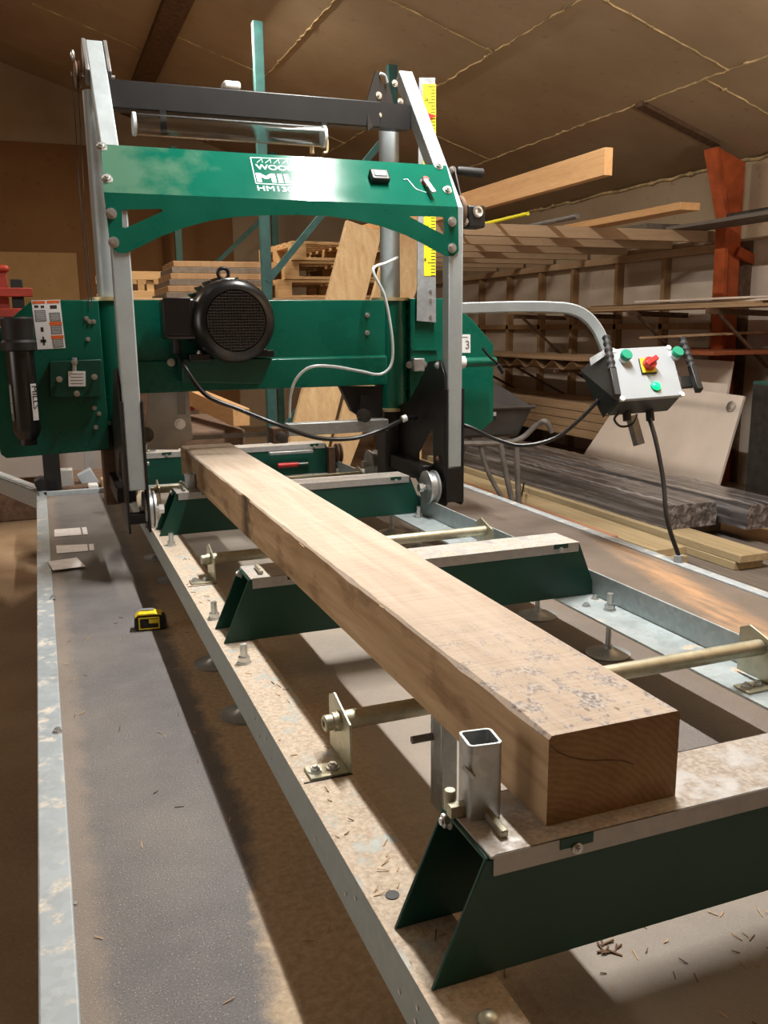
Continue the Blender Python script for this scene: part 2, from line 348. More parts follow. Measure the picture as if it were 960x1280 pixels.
class MB:
    def __init__(self): self.bm = bmesh.new()
    def _place(self, verts, M): bmesh.ops.transform(self.bm, matrix=M, verts=verts)
    def box(self, x0, x1, y0, y1, z0, z1, M=None):
        g = bmesh.ops.create_cube(self.bm, size=1)['verts']
        T = Matrix.Translation(((x0+x1)/2, (y0+y1)/2, (z0+z1)/2)) @ Matrix.Diagonal((abs(x1-x0), abs(y1-y0), abs(z1-z0), 1))
        self._place(g, (M @ T) if M else T); return self
    def bar(self, a, b, w, h, up=(0, 0, 1)):
        a = Vector(a); b = Vector(b); d = (b-a); ln = d.length; d.normalize()
        up = Vector(up)
        if abs(d.dot(up)) > .98: up = Vector((0, 1, 0))
        x = up.cross(d).normalized(); z = d.cross(x).normalized()
        M = Matrix.Identity(4)
        for i in range(3): M[i][0] = x[i]; M[i][1] = d[i]; M[i][2] = z[i]; M[i][3] = ((a+b)/2)[i]
        return self.box(-w/2, w/2, -ln/2, ln/2, -h/2, h/2, M)
    def cyl(self, a, b, r, r2=None, seg=20):
        a = Vector(a); b = Vector(b); d = b-a
        g = bmesh.ops.create_cone(self.bm, cap_ends=True, segments=seg, radius1=r, radius2=r if r2 is None else r2, depth=d.length)['verts']
        q = Vector((0, 0, 1)).rotation_difference(d.normalized()).to_matrix().to_4x4()
        self._place(g, Matrix.Translation((a+b)/2) @ q); return self
    def lathe(self, a, d, prof, seg=32, closed=False):
        """prof: (distance along d, radius)"""
        a = Vector(a); d = Vector(d).normalized()
        q = Vector((0, 0, 1)).rotation_difference(d).to_matrix()
        rings = []
        for h, r in prof:
            rings.append([self.bm.verts.new(a + q @ Vector((max(r, 1e-5)*math.cos(2*PI*i/seg), max(r, 1e-5)*math.sin(2*PI*i/seg), h))) for i in range(seg)])
        n = len(rings)
        for k in range(n if closed else n-1):
            A, B = rings[k], rings[(k+1) % n]
            for i in range(seg): self.bm.faces.new((A[i], A[(i+1) % seg], B[(i+1) % seg], B[i]))
        if not closed:
            self.bm.faces.new(list(reversed(rings[0]))); self.bm.faces.new(rings[-1])
        return self
    def tube(self, pts, r, seg=10, smooth=True, per=8, flat=None):
        P = [Vector(p) for p in pts]
        if smooth and len(P) > 2:
            Q = []
            for i in range(len(P)-1):
                p0 = P[max(i-1, 0)]; p1 = P[i]; p2 = P[i+1]; p3 = P[min(i+2, len(P)-1)]
                for j in range(per):
                    t = j/per
                    Q.append(.5*((2*p1)+(p2-p0)*t+(2*p0-5*p1+4*p2-p3)*t*t+(-p0+3*p1-3*p2+p3)*t**3))
            Q.append(P[-1]); P = Q
        rings = []; up = None
        for i, p in enumerate(P):
            t = (P[min(i+1, len(P)-1)]-P[max(i-1, 0)]).normalized()
            if up is None:
                up = Vector((0, 0, 1)) if abs(t.z) < .9 else Vector((0, 1, 0))
            x = t.cross(up)
            if x.length < 1e-4: x = t.cross(Vector((1, 0, 0)))
            x.normalize(); y = x.cross(t).normalized(); up = y
            if flat: ring = [p+x*a+y*b for a, b in flat]
            else: ring = [p + (x*math.cos(2*PI*k/seg)+y*math.sin(2*PI*k/seg))*r for k in range(seg)]
            rings.append([self.bm.verts.new(q) for q in ring])
        n = len(rings[0])
        for A, B in zip(rings, rings[1:]):
            for i in range(n): self.bm.faces.new((A[i], A[(i+1) % n], B[(i+1) % n], B[i]))
        self.bm.faces.new(list(reversed(rings[0]))); self.bm.faces.new(rings[-1])
        return self
    def prism(self, pts, vec):
        """polygon of 3-D points swept along vec"""
        vec = Vector(vec)
        A = [self.bm.verts.new(Vector(p)) for p in pts]; B = [self.bm.verts.new(Vector(p)+vec) for p in pts]
        n = len(A)
        self.bm.faces.new(A); self.bm.faces.new(list(reversed(B)))
        for i in range(n): self.bm.faces.new((A[(i+1) % n], A[i], B[i], B[(i+1) % n]))
        return self
    def sphere(self, c, r, seg=16, sc=(1, 1, 1)):
        g = bmesh.ops.create_uvsphere(self.bm, u_segments=seg, v_segments=seg//2, radius=r)['verts']
        self._place(g, Matrix.Translation(c) @ Matrix.Diagonal((*sc, 1))); return self
    def hexbolt(self, p, d, r=.009, h=.006, washer=True):
        p = Vector(p); d = Vector(d).normalized()
        if washer: self.cyl(p, p+d*.002, r*1.35, seg=18)
        self.cyl(p+d*.002, p+d*(.002+h), r, seg=6); self.cyl(p+d*(.002+h), p+d*(.002+h*1.5), r*.55, seg=10)
        return self
    def build(self, name, mat, parent=None, bevel=0, seg=2, smooth=True, loc=None):
        bmesh.ops.recalc_face_normals(self.bm, faces=self.bm.faces)
        L0 = origin_of(parent) if parent is not None else (Vector(loc) if loc is not None else Vector((0, 0, 0)))
        bmesh.ops.translate(self.bm, verts=self.bm.verts, vec=-L0)
        me = bpy.data.meshes.new(name); self.bm.to_mesh(me); self.bm.free()
        me.materials.append(mat if isinstance(mat, bpy.types.Material) else MT[mat])
        return link_mesh(name, me, parent, L0, bevel, seg, smooth)
def link_mesh(name, me, parent, L0, bevel=0, seg=2, smooth=True):
    o = bpy.data.objects.new(name, me); COL.objects.link(o)
    if parent is not None: o.parent = parent
    else: o.location = L0
    if smooth:
        for p in me.polygons: p.use_smooth = True
        try:
            bm = bmesh.new(); bm.from_mesh(me)
            for e in bm.edges:
                if len(e.link_faces) == 2 and e.calc_face_angle(0) > .6: e.smooth = False
            bm.to_mesh(me); bm.free()
        except Exception: pass
    if bevel:
        md = o.modifiers.new('bevel', 'BEVEL'); md.width = bevel; md.segments = seg; md.limit_method = 'ANGLE'; md.angle_limit = .7
        md.harden_normals = False
    return o
def plate(name, mat, parent, outline, holes, p0, u, v, thick, bevel=0, curved=False):
    """flat sheet with holes. outline/holes: 2-D points in the frame p0,u,v; thickness goes along -(u x v)"""
    cu = bpy.data.curves.new(name, 'CURVE'); cu.dimensions = '2D'; cu.fill_mode = 'BOTH'; cu.extrude = thick/2
    for pts in [outline]+list(holes):
        s = cu.splines.new('POLY'); s.points.add(len(pts)-1)
        for q, (a, b) in zip(s.points, pts): q.co = (a, b, 0, 1)
        s.use_cyclic_u = True
    t = bpy.data.objects.new('tmp', cu); COL.objects.link(t)
    bpy.context.view_layer.update()
    me = bpy.data.meshes.new_from_object(t.evaluated_get(bpy.context.evaluated_depsgraph_get()))
    bpy.data.objects.remove(t); bpy.data.curves.remove(cu)
    u = Vector(u).normalized(); v = Vector(v).normalized(); n = u.cross(v)
    M = Matrix.Identity(4); c = Vector(p0)-n*thick/2
    for i in range(3): M[i][0] = u[i]; M[i][1] = v[i]; M[i][2] = n[i]; M[i][3] = c[i]
    L0 = origin_of(parent) if parent is not None else Vector((0, 0, 0))
    me.transform(Matrix.Translation(-L0) @ M)
    bm = bmesh.new(); bm.from_mesh(me); bmesh.ops.remove_doubles(bm, verts=bm.verts, dist=1e-5)
    bmesh.ops.recalc_face_normals(bm, faces=bm.faces); bm.to_mesh(me); bm.free()
    me.materials.clear(); me.materials.append(MT[mat])
    return link_mesh(name, me, parent, L0, bevel, smooth=False)
def text(name, s, mat, parent, p0, u, v, size, sx=1, heavy=0, lift=.0006, align='LEFT'):
    cu = bpy.data.curves.new(name, 'FONT'); cu.body = s; cu.size = size; cu.extrude = .0003
    cu.align_x = align; cu.align_y = 'BOTTOM_BASELINE'
    t = bpy.data.objects.new('tmp', cu); COL.objects.link(t); bpy.context.view_layer.update()
    me = bpy.data.meshes.new_from_object(t.evaluated_get(bpy.context.evaluated_depsgraph_get()))
    bpy.data.objects.remove(t); bpy.data.curves.remove(cu)
    u = Vector(u).normalized(); v = Vector(v).normalized(); n = u.cross(v)
    M = Matrix.Identity(4); c = Vector(p0)+n*lift
    for i in range(3): M[i][0] = u[i]*sx; M[i][1] = v[i]; M[i][2] = n[i]; M[i][3] = c[i]
    L0 = origin_of(parent)
    if heavy:
        bm = bmesh.new()
        for k, (dx, dy) in enumerate(((0, 0), (heavy, 0), (0, heavy), (heavy, heavy), (heavy/2, heavy/2))):
            m2 = me.copy(); m2.transform(Matrix.Translation((dx, dy, k*.00002))); bm.from_mesh(m2); bpy.data.meshes.remove(m2)
        bm.to_mesh(me); bm.free()
    me.transform(Matrix.Translation(-L0) @ M)
    me.materials.clear(); me.materials.append(MT[mat])
    return link_mesh(name, me, parent, L0, smooth=False)
def copy_tree(o, parent=None, off=None):
    c = o.copy(); COL.objects.link(c)
    if parent is not None: c.parent = parent
    if off is not None: c.location = o.location+Vector(off)
    for ch in list(o.children): copy_tree(ch, c)
    return c
def struct(o): o['kind'] = 'structure'; return o

# ================================================================== THE BUILDING
XW, ZE, SL, YB, FL = 5.0, 1.94, .32, 11.0, -.45
def ceil_z(x): return ZE + SL*(XW-x)
struct(MB().box(-4, XW+.1, -3.5, YB+.1, FL-.1, FL).build('floor', 'floor', smooth=False))
XR = -.8   # the roof's high point, left of the mill
struct(MB().prism([(XW+.3, -3.5, ceil_z(XW+.3)), (XR, -3.5, ceil_z(XR)), (XR, -3.5, ceil_z(XR)+.1), (XW+.3, -3.5, ceil_z(XW+.3)+.1)], (0, YB+3.6, 0)).build('ceiling', 'ceiling', smooth=False))
zl = ceil_z(XR)-SL*(XR+4)
struct(MB().prism([(XR, -3.5, ceil_z(XR)), (-4.1, -3.5, zl), (-4.1, -3.5, zl+.1), (XR, -3.5, ceil_z(XR)+.1)], (0, YB+3.6, 0)).build('ceiling', 'ceiling', smooth=False))
# expanding foam in the joints between the ceiling boards
def foam_line(a, b, z_off=-.004):
    m = MB(); a = Vector(a); b = Vector(b); n = max(8, int((b-a).length/.05)); pts = []
    d = (b-a).normalized(); sd = Vector((d.y, -d.x, 0))
    for i in range(n+1):
        p = a.lerp(b, i/n) + sd*random.uniform(-.008, .008); p.z = ceil_z(p.x)+z_off
        pts.append(p)
    m.tube(pts, .0055, 6, smooth=False)
    for i in range(n):
        if random.random() < .22:
            p = random.choice(pts); m.sphere(p, random.uniform(.007, .018), 6, (1, 1.5, .6))
    return struct(m.build('trim_%d' % foam_line.k, 'foam'))
foam_line.k = 0
for x in (4.01, 3.03, 2.03):
    foam_line.k += 1; foam_line((x, 2, 0), (x, YB, 0))
for x0, x1, y in ((2.03, 3.03, 5.75), (3.03, 4.01, 4.6), (3.03, 4.01, 7.65), (1.25, 2.03, 8.0), (.2, 1.1, 8.7), (2.03, 3.03, 8.9), (4.01, 5, 4.8)):
    foam_line.k += 1; foam_line((x0, y, 0), (x1, y, 0))
# right wall: lower bays of pale board between studs under a top plate, brown board above
struct(MB().box(XW, XW+.1, -3.5, YB+.1, FL, ZE+.05).build('wall_right', 'wall_pale', smooth=False))
struct(MB().box(XW-.03, XW, -3.5, YB, 1.36, ZE).build('wall_right', 'ceiling', smooth=False))
k = 20
for y in (4.9, 5.63, 6.26, 6.91, 7.63, 8.24, 8.92, 9.6, 10.3):
    struct(MB().box(XW-.07, XW, y, y+.05, FL, 1.30).build('trim_%d' % k, 'wood_stud', bevel=.003)); k += 1
struct(MB().box(XW-.09, XW, 5.5, YB, 1.30, 1.36).build('trim_%d' % k, 'wood_joist', bevel=.003)); k += 1
struct(MB().box(XW-.07, XW, 5.5, YB, .72, .77).build('trim_%d' % k, 'wood_stud', bevel=.003)); k += 1
foam_line.k = 40
m = MB(); pts = [Vector((XW-.04, y, ZE-.01+random.uniform(-.012, .012))) for y in [4.6+i*.12 for i in range(52)]]
m.tube(pts, .012, 6, smooth=False)
for i in range(16): m.sphere(random.choice(pts), random.uniform(.015, .035), 6, (1, 1.3, .8))
struct(m.build('trim_41', 'foam'))
# back wall
struct(MB().prism([(-4, YB, FL), (XW, YB, FL), (XW, YB, ceil_z(XW)), (XR, YB, ceil_z(XR)), (-4, YB, zl)], (0, .1, 0)).build('wall_back', 'ceiling', smooth=False))
struct(MB().box(-4, 2.3, YB-.03, YB, FL, 2.78).build('wall_back', 'wall_brown', smooth=False))
tag(MB().box(-3, .50, YB-.05, YB-.03, FL, 1.62).build('plywood_sheet', 'ply', smooth=False, loc=(-1, YB-.04, FL)), 'large yellowish plywood sheet against brown back wall at far left', 'plywood')
struct(MB().box(-4.1, -4, -3.5, YB+.1, FL, zl+.05).build('wall_left', 'wall_brown', smooth=False))
struct(MB().box(-4.1, XW+.1, -3.6, -3.5, FL, 4).build('wall_front', 'wall_brown', smooth=False))
# ridge purlin
struct(MB().prism([(1.09, .5, ceil_z(1.09)+.004), (1.27, .5, ceil_z(1.27)+.004), (1.27, .5, ceil_z(1.27)-.05), (1.09, .5, ceil_z(1.09)-.05)], (0, YB-.5, 0)).build('trim_42', 'rust', bevel=.004))

# orange portal frame
pf = thing('steel_column', (4.9, 5.42, FL), 'orange painted steel column with haunch standing against the right wall', 'column')
YP = 5.40
def down(x, y0): p = PY(x, y0, YP); return Vector((p.x, YP, FL))
MB().prism([down(900, 470), PY(911, 272, YP), PY(896, 183, YP), PY(932, 203, YP), PY(927, 272, YP), down(921, 470)], (0, .012, 0)).build('web', 'orange_steel', pf)
MB().prism([down(897, 470)+Vector((0, -.05, 0)), PY(908, 272, YP-.05), PY(893, 184, YP-.05), PY(898, 184, YP-.05), PY(912, 272, YP-.05), down(901, 470)+Vector((0, -.05, 0))], (0, .11, 0)).build('flange', 'orange_steel', pf)
q = down(921, 470); MB().box(q.x, q.x+.05, YP-.05, YP+.06, FL, PY(922, 215, YP).z).build('flange', 'rust', pf)
q = PY(897, 184, YP)
MB().prism([(q.x, YP, ceil_z(q.x)), (4.0, YP, ceil_z(4.0)), (4.0, YP, ceil_z(4.0)-.03), (q.x+.03, YP, ceil_z(q.x)-.04)], (0, .09, 0)).build('rafter', 'rust', pf)
tag(MB().bar(PY(921, 314, YP-.02), PY(990, 352, YP-.10), .05, .07).build('brace_arm', 'orange_steel', loc=PY(925, 320, YP), bevel=.004), 'short orange steel arm running from column towards the right edge', 'bracket')

# loft joists across the right-hand bay, with long timbers laid over them
jn = 0
for i, y in enumerate((5.58, 6.18, 6.78, 7.4, 8.0, 8.6, 9.2)):
    z1 = 1.445
    lab = ['nearest and lowest-hanging loft joist in the row, lit with diagonal shadows', 'second loft joist from the front, brown timber above the top plate', 'third loft joist from the front, brown timber above the studs'][i] if i < 3 else 'brown timber loft joist towards the back of the row'
    o = tag(MB().box(2.3 if i < 3 else 2.92, 4.93, y, y+.045, 1.365, z1).build('loft_joist', 'wood_joist', bevel=.003, loc=(3.6, y, 1.36)), lab, 'joist', 'loft joists under the roof' if True else None)
def ptimber(name, p, x, w, h, y1, mat, label, cat, z=None, rot=0):
    """timber along Y whose near end shows at pixel p on plane X=x (its left face)"""
    q = PX(p[0], p[1], x)
    zt = q.z if z is None else z
    M = Matrix.Translation((x, q.y, zt)) @ Matrix.Rotation(rot, 4, 'Z')
    return tag(MB().box(0, w, 0, y1-q.y, -h, 0, M).build(name, mat, bevel=.002, loc=(x, q.y, zt-h)), label, cat)
# big fresh timber and smaller ones, all lying on the joists
def on_joists(name, px, py, w, h, y1, mat, label, cat):
    q = PZ(px, py, 1.446)
    return tag(MB().box(q.x, q.x+w, q.y, y1, 1.446, 1.446+h).build(name, mat, bevel=.002, loc=(q.x, q.y, 1.446)), label, cat)
on_joists('roof_timber', 755, 219, .045, .123, 7.3, 'wood_fresh', 'wide fresh pine plank up under the ceiling, its end jutting to the right', 'timber')
on_joists('roof_batten', 850, 262, .15, .045, 7.9, 'wood_fresh', 'narrow orange-brown pine batten below the wide roof plank', 'timber')
q = PZ(660, 267, 1.459); tag(MB().cyl(q, (q.x, q.y+2.6, 1.459), .012, seg=12).build('yellow_pole', 'yellow', loc=q), 'thin yellow pole end under the wide roof plank', 'pole')
q = PZ(722, 270, 1.464); tag(MB().cyl(q, (q.x, q.y+2.6, 1.464), .017, seg=12).build('grey_pipe', 'grey_tube', loc=q), 'grey pipe lying beside the yellow pole under the roof', 'pipe')
# dark boards
tag(MB().box(4.44, 4.76, 3.9, 5.66, 1.446, 1.471).build('dark_board', 'wood_grey', bevel=.002, loc=(4.6, 4.4, 1.446)), 'weathered grey board at the right edge, in front of orange column', 'board')
tag(MB().box(4.30, 4.75, 5.70, 6.9, 1.446, 1.50).build('dark_board', 'wood_grey', bevel=.002, loc=(4.6, 6, 1.446)), 'dark grey board lying on the loft joists just left of orange column', 'board')
tag(MB().cyl((4.62, 3.95, 1.496), (4.62, 5.2, 1.496), .025, seg=14).build('drain_pipe', 'dark_steel', loc=(4.62, 4.5, 1.471)), 'dark pipe lying on weathered board at right edge', 'pipe')

# shelf of thin boards on the right wall
sh = thing('wall_shelf', (4.6, 6.0, .72), 'wall shelf bracket row carrying thin sawn boards, behind the control box', 'shelf')
for y in (5.05, 5.95, 6.85, 7.75):
    mb = MB(); mb.bar((4.93, y, .83), (4.35, y, .85), .03, .04).build('bracket', 'rust', sh)
    MB().bar((4.93, y, .45), (4.45, y, .83), .02, .02).build('brace', 'rust', sh)
zz = .872
for i, (x, w, y0, y1, t, rz, mt) in enumerate(((4.42, .10, 4.45, 8.0, .02, .0, 'wood_shelf'), (4.55, .14, 4.6, 7.4, .018, .02, 'wood_shelf'), (4.72, .12, 4.5, 7.0, .018, -.02, 'wood_grey'),
                                  (4.44, .12, 4.75, 7.6, .016, .03, 'wood_shelf'), (4.58, .10, 4.35, 6.9, .014, -.05, 'white_panel'), (4.50, .09, 4.42, 6.0, .014, .07, 'white_panel'))):
    z = zz + (0 if i < 3 else .022 + (i-3)*.018)
    M = Matrix.Translation((x, (y0+y1)/2, z)) @ Matrix.Rotation(rz, 4, 'Z')
    tag(MB().box(0, w, -(y1-y0)/2, (y1-y0)/2, 0, t, M).build('sawn_board', mt, bevel=.0015, loc=(x, y0, z)),
        ['thin brown board at the front of the wall shelf', 'thin brown board in the middle of the wall shelf', 'greyish board at the back of the wall shelf', 'brown board lying over others on the wall shelf', 'pale thin strip near the top of wall shelf pile', 'topmost pale strip on the wall shelf, pointing out to the right'][i], 'board', 'thin boards on the wall shelf')
# corrugated sheet and lower shelf
sh2 = thing('wall_shelf', (4.3, 6.8, .0), 'lower wall rack bracket row carrying corrugated sheet and planks', 'shelf')
for y in (5.6, 6.6, 7.6, 8.6):
    MB().bar((4.93, y, .38), (4.1, y, .38), .03, .03).build('bracket', 'rust', sh2)
    MB().bar((4.93, y, .05), (4.3, y, .37), .02, .02).build('brace', 'rust', sh2)
mb = MB(); n = 60
top = []; 
for j in range(n+1):
    y = 6.25+j*2.6/n; top.append((y, .43+.035*math.sin(j*PI/3.5)))
A = [[mb.bm.verts.new((x, y, z)) for y, z in top] for x in (4.1, 4.6)]
B = [[mb.bm.verts.new((x, y, z+.006)) for y, z in top] for x in (4.1, 4.6)]
for R1, R2 in ((A[0], A[1]), (B[0], B[1]), (A[0], B[0]), (A[1], B[1])):
    for j in range(n): mb.bm.faces.new((R1[j], R1[j+1], R2[j+1], R2[j]))
tag(mb.build('corrugated_sheet', 'wood_shelf', loc=(4.3, 7, .39)), 'wavy-edged corrugated roofing sheet on the lower wall rack', 'roofing sheet')
tag(MB().box(4.08, 4.62, 6.2, 8.85, .475, .50).build('sawn_board', 'wood_shelf', loc=(4.3, 7, .475), bevel=.002), 'wide board lying on top of the corrugated sheet', 'board')
tag(MB().box(4.3, 4.95, 4.9, 6.0, .55, .575).build('sawn_board', 'wood_red', loc=(4.6, 5.4, .55), bevel=.002), 'reddish board sticking out right above the leaning pale panel', 'board')
tag(MB().bar((4.5, 5.9, .66), (4.85, 5.05, .70), .20, .018).build('plywood_offcut', 'wood_shelf', loc=(4.6, 5.5, .66)), 'tilted brown plywood offcut behind the right control handle', 'offcut')
# low pile of planks behind wrapped pack
gl = 'planks piled low by the right wall'
for i in range(8):
    r, c = divmod(i, 2)
    tag(MB().box(4.36+c*.26, 4.60+c*.26, 5.75+random.uniform(0, .4), 9.0, -.20+r*.075, -.13+r*.075).build('stacked_plank', 'wood_shelf', bevel=.004, loc=(4.1+c*.26, 6, -.2+r*.075)),
        '%s, %s brown plank of the low pile by the right wall' % (('bottom', 'second layer', 'third layer', 'topmost')[r], ('outer', 'inner')[c]), 'plank', gl)
tag(MB().box(4.36, 4.86, 5.95, 6.1, FL, -.20).build('timber_bearer', 'wood_grey', loc=(4.2, 5.8, FL), bevel=.004), 'dark timber block under near end of the low plank pile', 'block')
tag(MB().box(4.36, 4.86, 8.2, 8.4, FL, -.20).build('timber_bearer', 'wood_grey', loc=(4.2, 8.3, FL), bevel=.004), 'dark timber block under far end of the low plank pile', 'block')

# leaning pale panel with round hardware, and the smaller board behind
def quad_panel(name, pts, th, mat, label, cat):
    p = [Vector(q) for q in pts]; n = (p[1]-p[0]).cross(p[3]-p[0]).normalized()
    if n.x > 0: n = -n
    return thing(name, (p[0]+p[1])/2, label, cat), p, n
a = PX(748, 600, 4.22); b = PX(893, 640, 4.22); a.z = FL; b.z = FL
a = Vector((4.10, 6.28, FL)); b = Vector((4.10, 4.60, FL))
tr = PX(930, 495, 4.42); tl = PX(790, 478, 4.42)
pn, pp, nn = quad_panel('plywood_board', (a, b, tr, tl), .018, 'white_panel', 'pale plywood panel leaning by the right wall behind the control box', 'panel')
MB().prism([a, b, tr, tl], (nn*-.018)).build('sheet', 'white_panel', pn)
q = a.lerp(tl, .5); q = PP(914, 508, a, nn)
MB().lathe(q, nn, [(0, .035), (.012, .034), (.016, .025), (.018, .001)], 20).build('round_cap', 'bolt', pn)
p4 = [PX(800, 520, 4.50), PX(897, 560, 4.50), PX(915, 452, 4.58), PX(842, 447, 4.58)]
tag(MB().prism(p4, (.02, 0, 0)).build('ply_offcut', 'white_panel', loc=p4[0]), 'smaller pale board behind the leaning panel, touching orange column', 'board')
# dark cabinet with glazed door at right edge
cb = thing('metal_cabinet', (4.5, 4.05, FL), 'dark green metal cabinet standing at the right edge of the picture', 'cabinet')
MB().box(4.28, 4.88, 3.5, 4.50, FL, .40).build('body', 'teal_dark', cb, bevel=.006)
MB().box(4.265, 4.28, 3.52, 4.48, FL+.02, .38).build('door', 'dark_steel', cb, bevel=.004)

# planks beside the trailer
def plank(x0, x1, y0, z, t, mat, label, grp='planks stacked beside the trailer'):
    return tag(MB().box(x0, x1, y0, 6.95, z-t, z).build('decking_plank', mat, bevel=.004, loc=(x0, y0, z-t)), label, 'plank', grp)
for i in range(5):
    plank(2.0+i*.325, 2.318+i*.325, 1.6+.1*(i % 2), FL+.038, .038, 'wood_grey', ('grey floor board lying right beside the trailer edge', 'grey floor board second out from the trailer', 'grey floor board under the short reddish board', 'grey floor board under the long treated planks', 'grey floor board farthest out, under the wrapped bundles')[i], 'grey boards laid flat on the floor')
q = PZ(773, 669, -.300); plank(q.x-.13, q.x, q.y, -.300, .03, 'wood_pink', 'short reddish board nearest the trailer edge')
plank(q.x-.12, q.x+.01, q.y+.06, -.330, .040, 'wood_treated', 'treated plank directly under the short reddish board')
plank(q.x-.12, q.x, q.y+.10, -.370, .042, 'wood_treated', 'lowest treated plank under the short reddish board')
q = PZ(858, 683, -.330); plank(q.x-.19, q.x, q.y, -.330, .040, 'wood_treated', 'yellowish treated plank ending beside the hanging cable')
plank(q.x-.20, q.x-.01, q.y-.03, -.370, .042, 'wood_treated', 'yellowish treated plank lying under another beside the hanging cable')
q2 = PZ(962, 690, -.330); plank(q2.x-.18, q2.x, q2.y, -.330, .040, 'wood_treated', 'long treated plank on top, running out to the right edge')
plank(q2.x-.185, q2.x-.005, q2.y+.03, -.370, .042, 'wood_treated', 'long treated plank underneath the topmost one at the right edge')
# wrapped bundles
for (pa, w, t, y1, z, lab, rot) in (((893, 628), .30, .125, 6.95, -.203, 'near-side grey bundle of boards in clear shrink wrap', .0),
                                    ((985, 628), .28, .125, 6.95, -.203, 'far-side grey bundle of boards in clear shrink wrap', .0)):
    q = PZ(pa[0], pa[1], z)
    wb = thing('wrapped_bundle', (q.x-w/2, q.y, z-t), lab, 'bundle of boards')
    for i in range(4):
        MB().box(q.x-w+.004, q.x-.004, q.y+random.uniform(.01, .05), y1, z-t+i*t/4+.002, z-t+(i+1)*t/4-.002).build('board', 'wood_grey', wb, bevel=.004)
    mb = MB(); n = 60; rows = []
    for i in range(n+1):
        y = q.y-.01+(y1-q.y)*i/n; r = []
        for (cx, cz) in ((0, 0), (0, .5), (0, 1), (.33, 1), (.66, 1), (1, 1), (1, .5), (1, 0)):
            j = random.uniform(0, .007)
            r.append(mb.bm.verts.new((q.x-w-.006+(w+.012)*cx + (j if cx == 1 else -j if cx == 0 else 0), y, z-t-.001+(t+.006)*cz+(j if cz == 1 else 0))))
        rows.append(r)
    for r1, r2 in zip(rows, rows[1:]):
        for i in range(8): mb.bm.faces.new((r1[i], r1[(i+1) % 8], r2[(i+1) % 8], r2[i]))
    mb.bm.faces.new(rows[0]); mb.bm.faces.new(list(reversed(rows[-1])))
    mb.build('shrink_wrap', 'wrap', wb)
for y in (3.95, 6.2):
    tag(MB().box(3.22, 3.60, y, y+.09, FL+.039, -.331).build('timber_bearer', 'wood_grey', bevel=.004, loc=(3.1, y, FL+.04)), 'timber bearer under the wrapped bundles, %s one' % ('near' if y < 5 else 'far'), 'block')

# ------------------------------------------------------------------ wheelbarrow
YW = 4.5
wbr = thing('wheelbarrow', (2.5, YW+.2, FL), 'wheelbarrow with black plastic tray and grey tube legs, right of the sawmill', 'wheelbarrow')
tp = [PY(560, 470, YW), PY(628, 468, YW), PY(668, 508, YW), PY(560, 512, YW)]
bp = [PY(560, 549, YW+.05), PY(648, 546, YW+.05)]
mb = MB()
v = [mb.bm.verts.new(p) for p in (tp[0]+Vector((0, .35, .03)), tp[1]+Vector((0, .35, .03)), tp[2], tp[3], bp[0], bp[1], bp[0]+Vector((0, .5, 0)), bp[1]+Vector((0, .5, 0)))]
for f in ((0, 1, 2, 3), (3, 2, 5, 4), (4, 5, 7, 6), (1, 7, 5, 2), (0, 3, 4, 6), (0, 6, 7, 1)): mb.bm.faces.new([v[i] for i in f])
mb.build('tray', 'rubber_dark', wbr, bevel=.02, seg=3)
MB().tube([tp[3]+Vector((0, -.005, 0)), tp[2]+Vector((0, -.005, 0))], .012, 8).build('tray_rim', 'rubber_dark', wbr)
MB().box(0, .035, -.004, 0, 0, .022, Matrix.Translation(PY(613, 520, YW-.004))).build('label_plate', 'grey_panel', wbr)
G = lambda x, y, yy: PY(x, y, yy)
MB().tube([G(690, 540, YW-.1), G(682, 527, YW-.1), G(670, 532, YW-.05), G(640, 552, YW), G(560, 554, YW)], .016, 10).build('handle_tube', 'grey_tube', wbr)
for (pp4, nm) in (([G(625, 552, YW), G(632, 590, YW), G(642, 634, YW)], 'leg'), ([G(645, 552, YW+.02), G(647, 594, YW+.02), G(648, 640, YW+.02)], 'leg'), ([G(580, 552, YW+.3), G(572, 600, YW+.3)], 'leg')):
    pp4[-1].z = max(pp4[-1].z, -.285)
    MB().tube(pp4, .017, 10).build(nm, 'grey_tube', wbr)
MB().tube([G(600, 556, YW+.02), G(610, 590, YW+.02), G(632, 630, YW+.02)], .014, 10).build('stay', 'grey_tube', wbr)
MB().lathe((1.95, YW+.35, FL+.19), (1, 0, 0), [(0, .10), (.0, .17), (.03, .19), (.06, .17), (.06, .10)], 28).build('wheel', 'black_rubber', wbr)

# ------------------------------------------------------------------ pallet racks
def rack(x0, x1, y, ztop, label, mat, braces):
    t = thing('pallet_rack', ((x0+x1)/2, y, FL), label, 'rack')
    for x in (x0, x1):
        MB().box(x-.035, x+.035, y-.03, y+.03, FL, min(ztop, ceil_z(x+.04)-.02)).build('upright', mat, t, bevel=.003)
    for (za, zb, s) in braces:
        a, b = (x0, x1) if s > 0 else (x1, x0)
        MB().bar((a, y-.02, za), (b, y-.02, zb), .045, .03, (0, 1, 0)).build('brace', mat, t)
    return t
rack(1.62, 2.63, 6.6, 2.86, 'teal pallet rack frame with crossed bracing behind the green sawmill head', 'teal', ((1.1, 2.23, 1), (2.23, 2.235, 1), (-.1, 1.1, 1)))
rack(1.43, 2.44, 9.5, 2.55, 'darker green rack frame standing further back near the wall', 'teal_dark', ((1.1, 2.0, 1), (.2, 1.1, -1)))
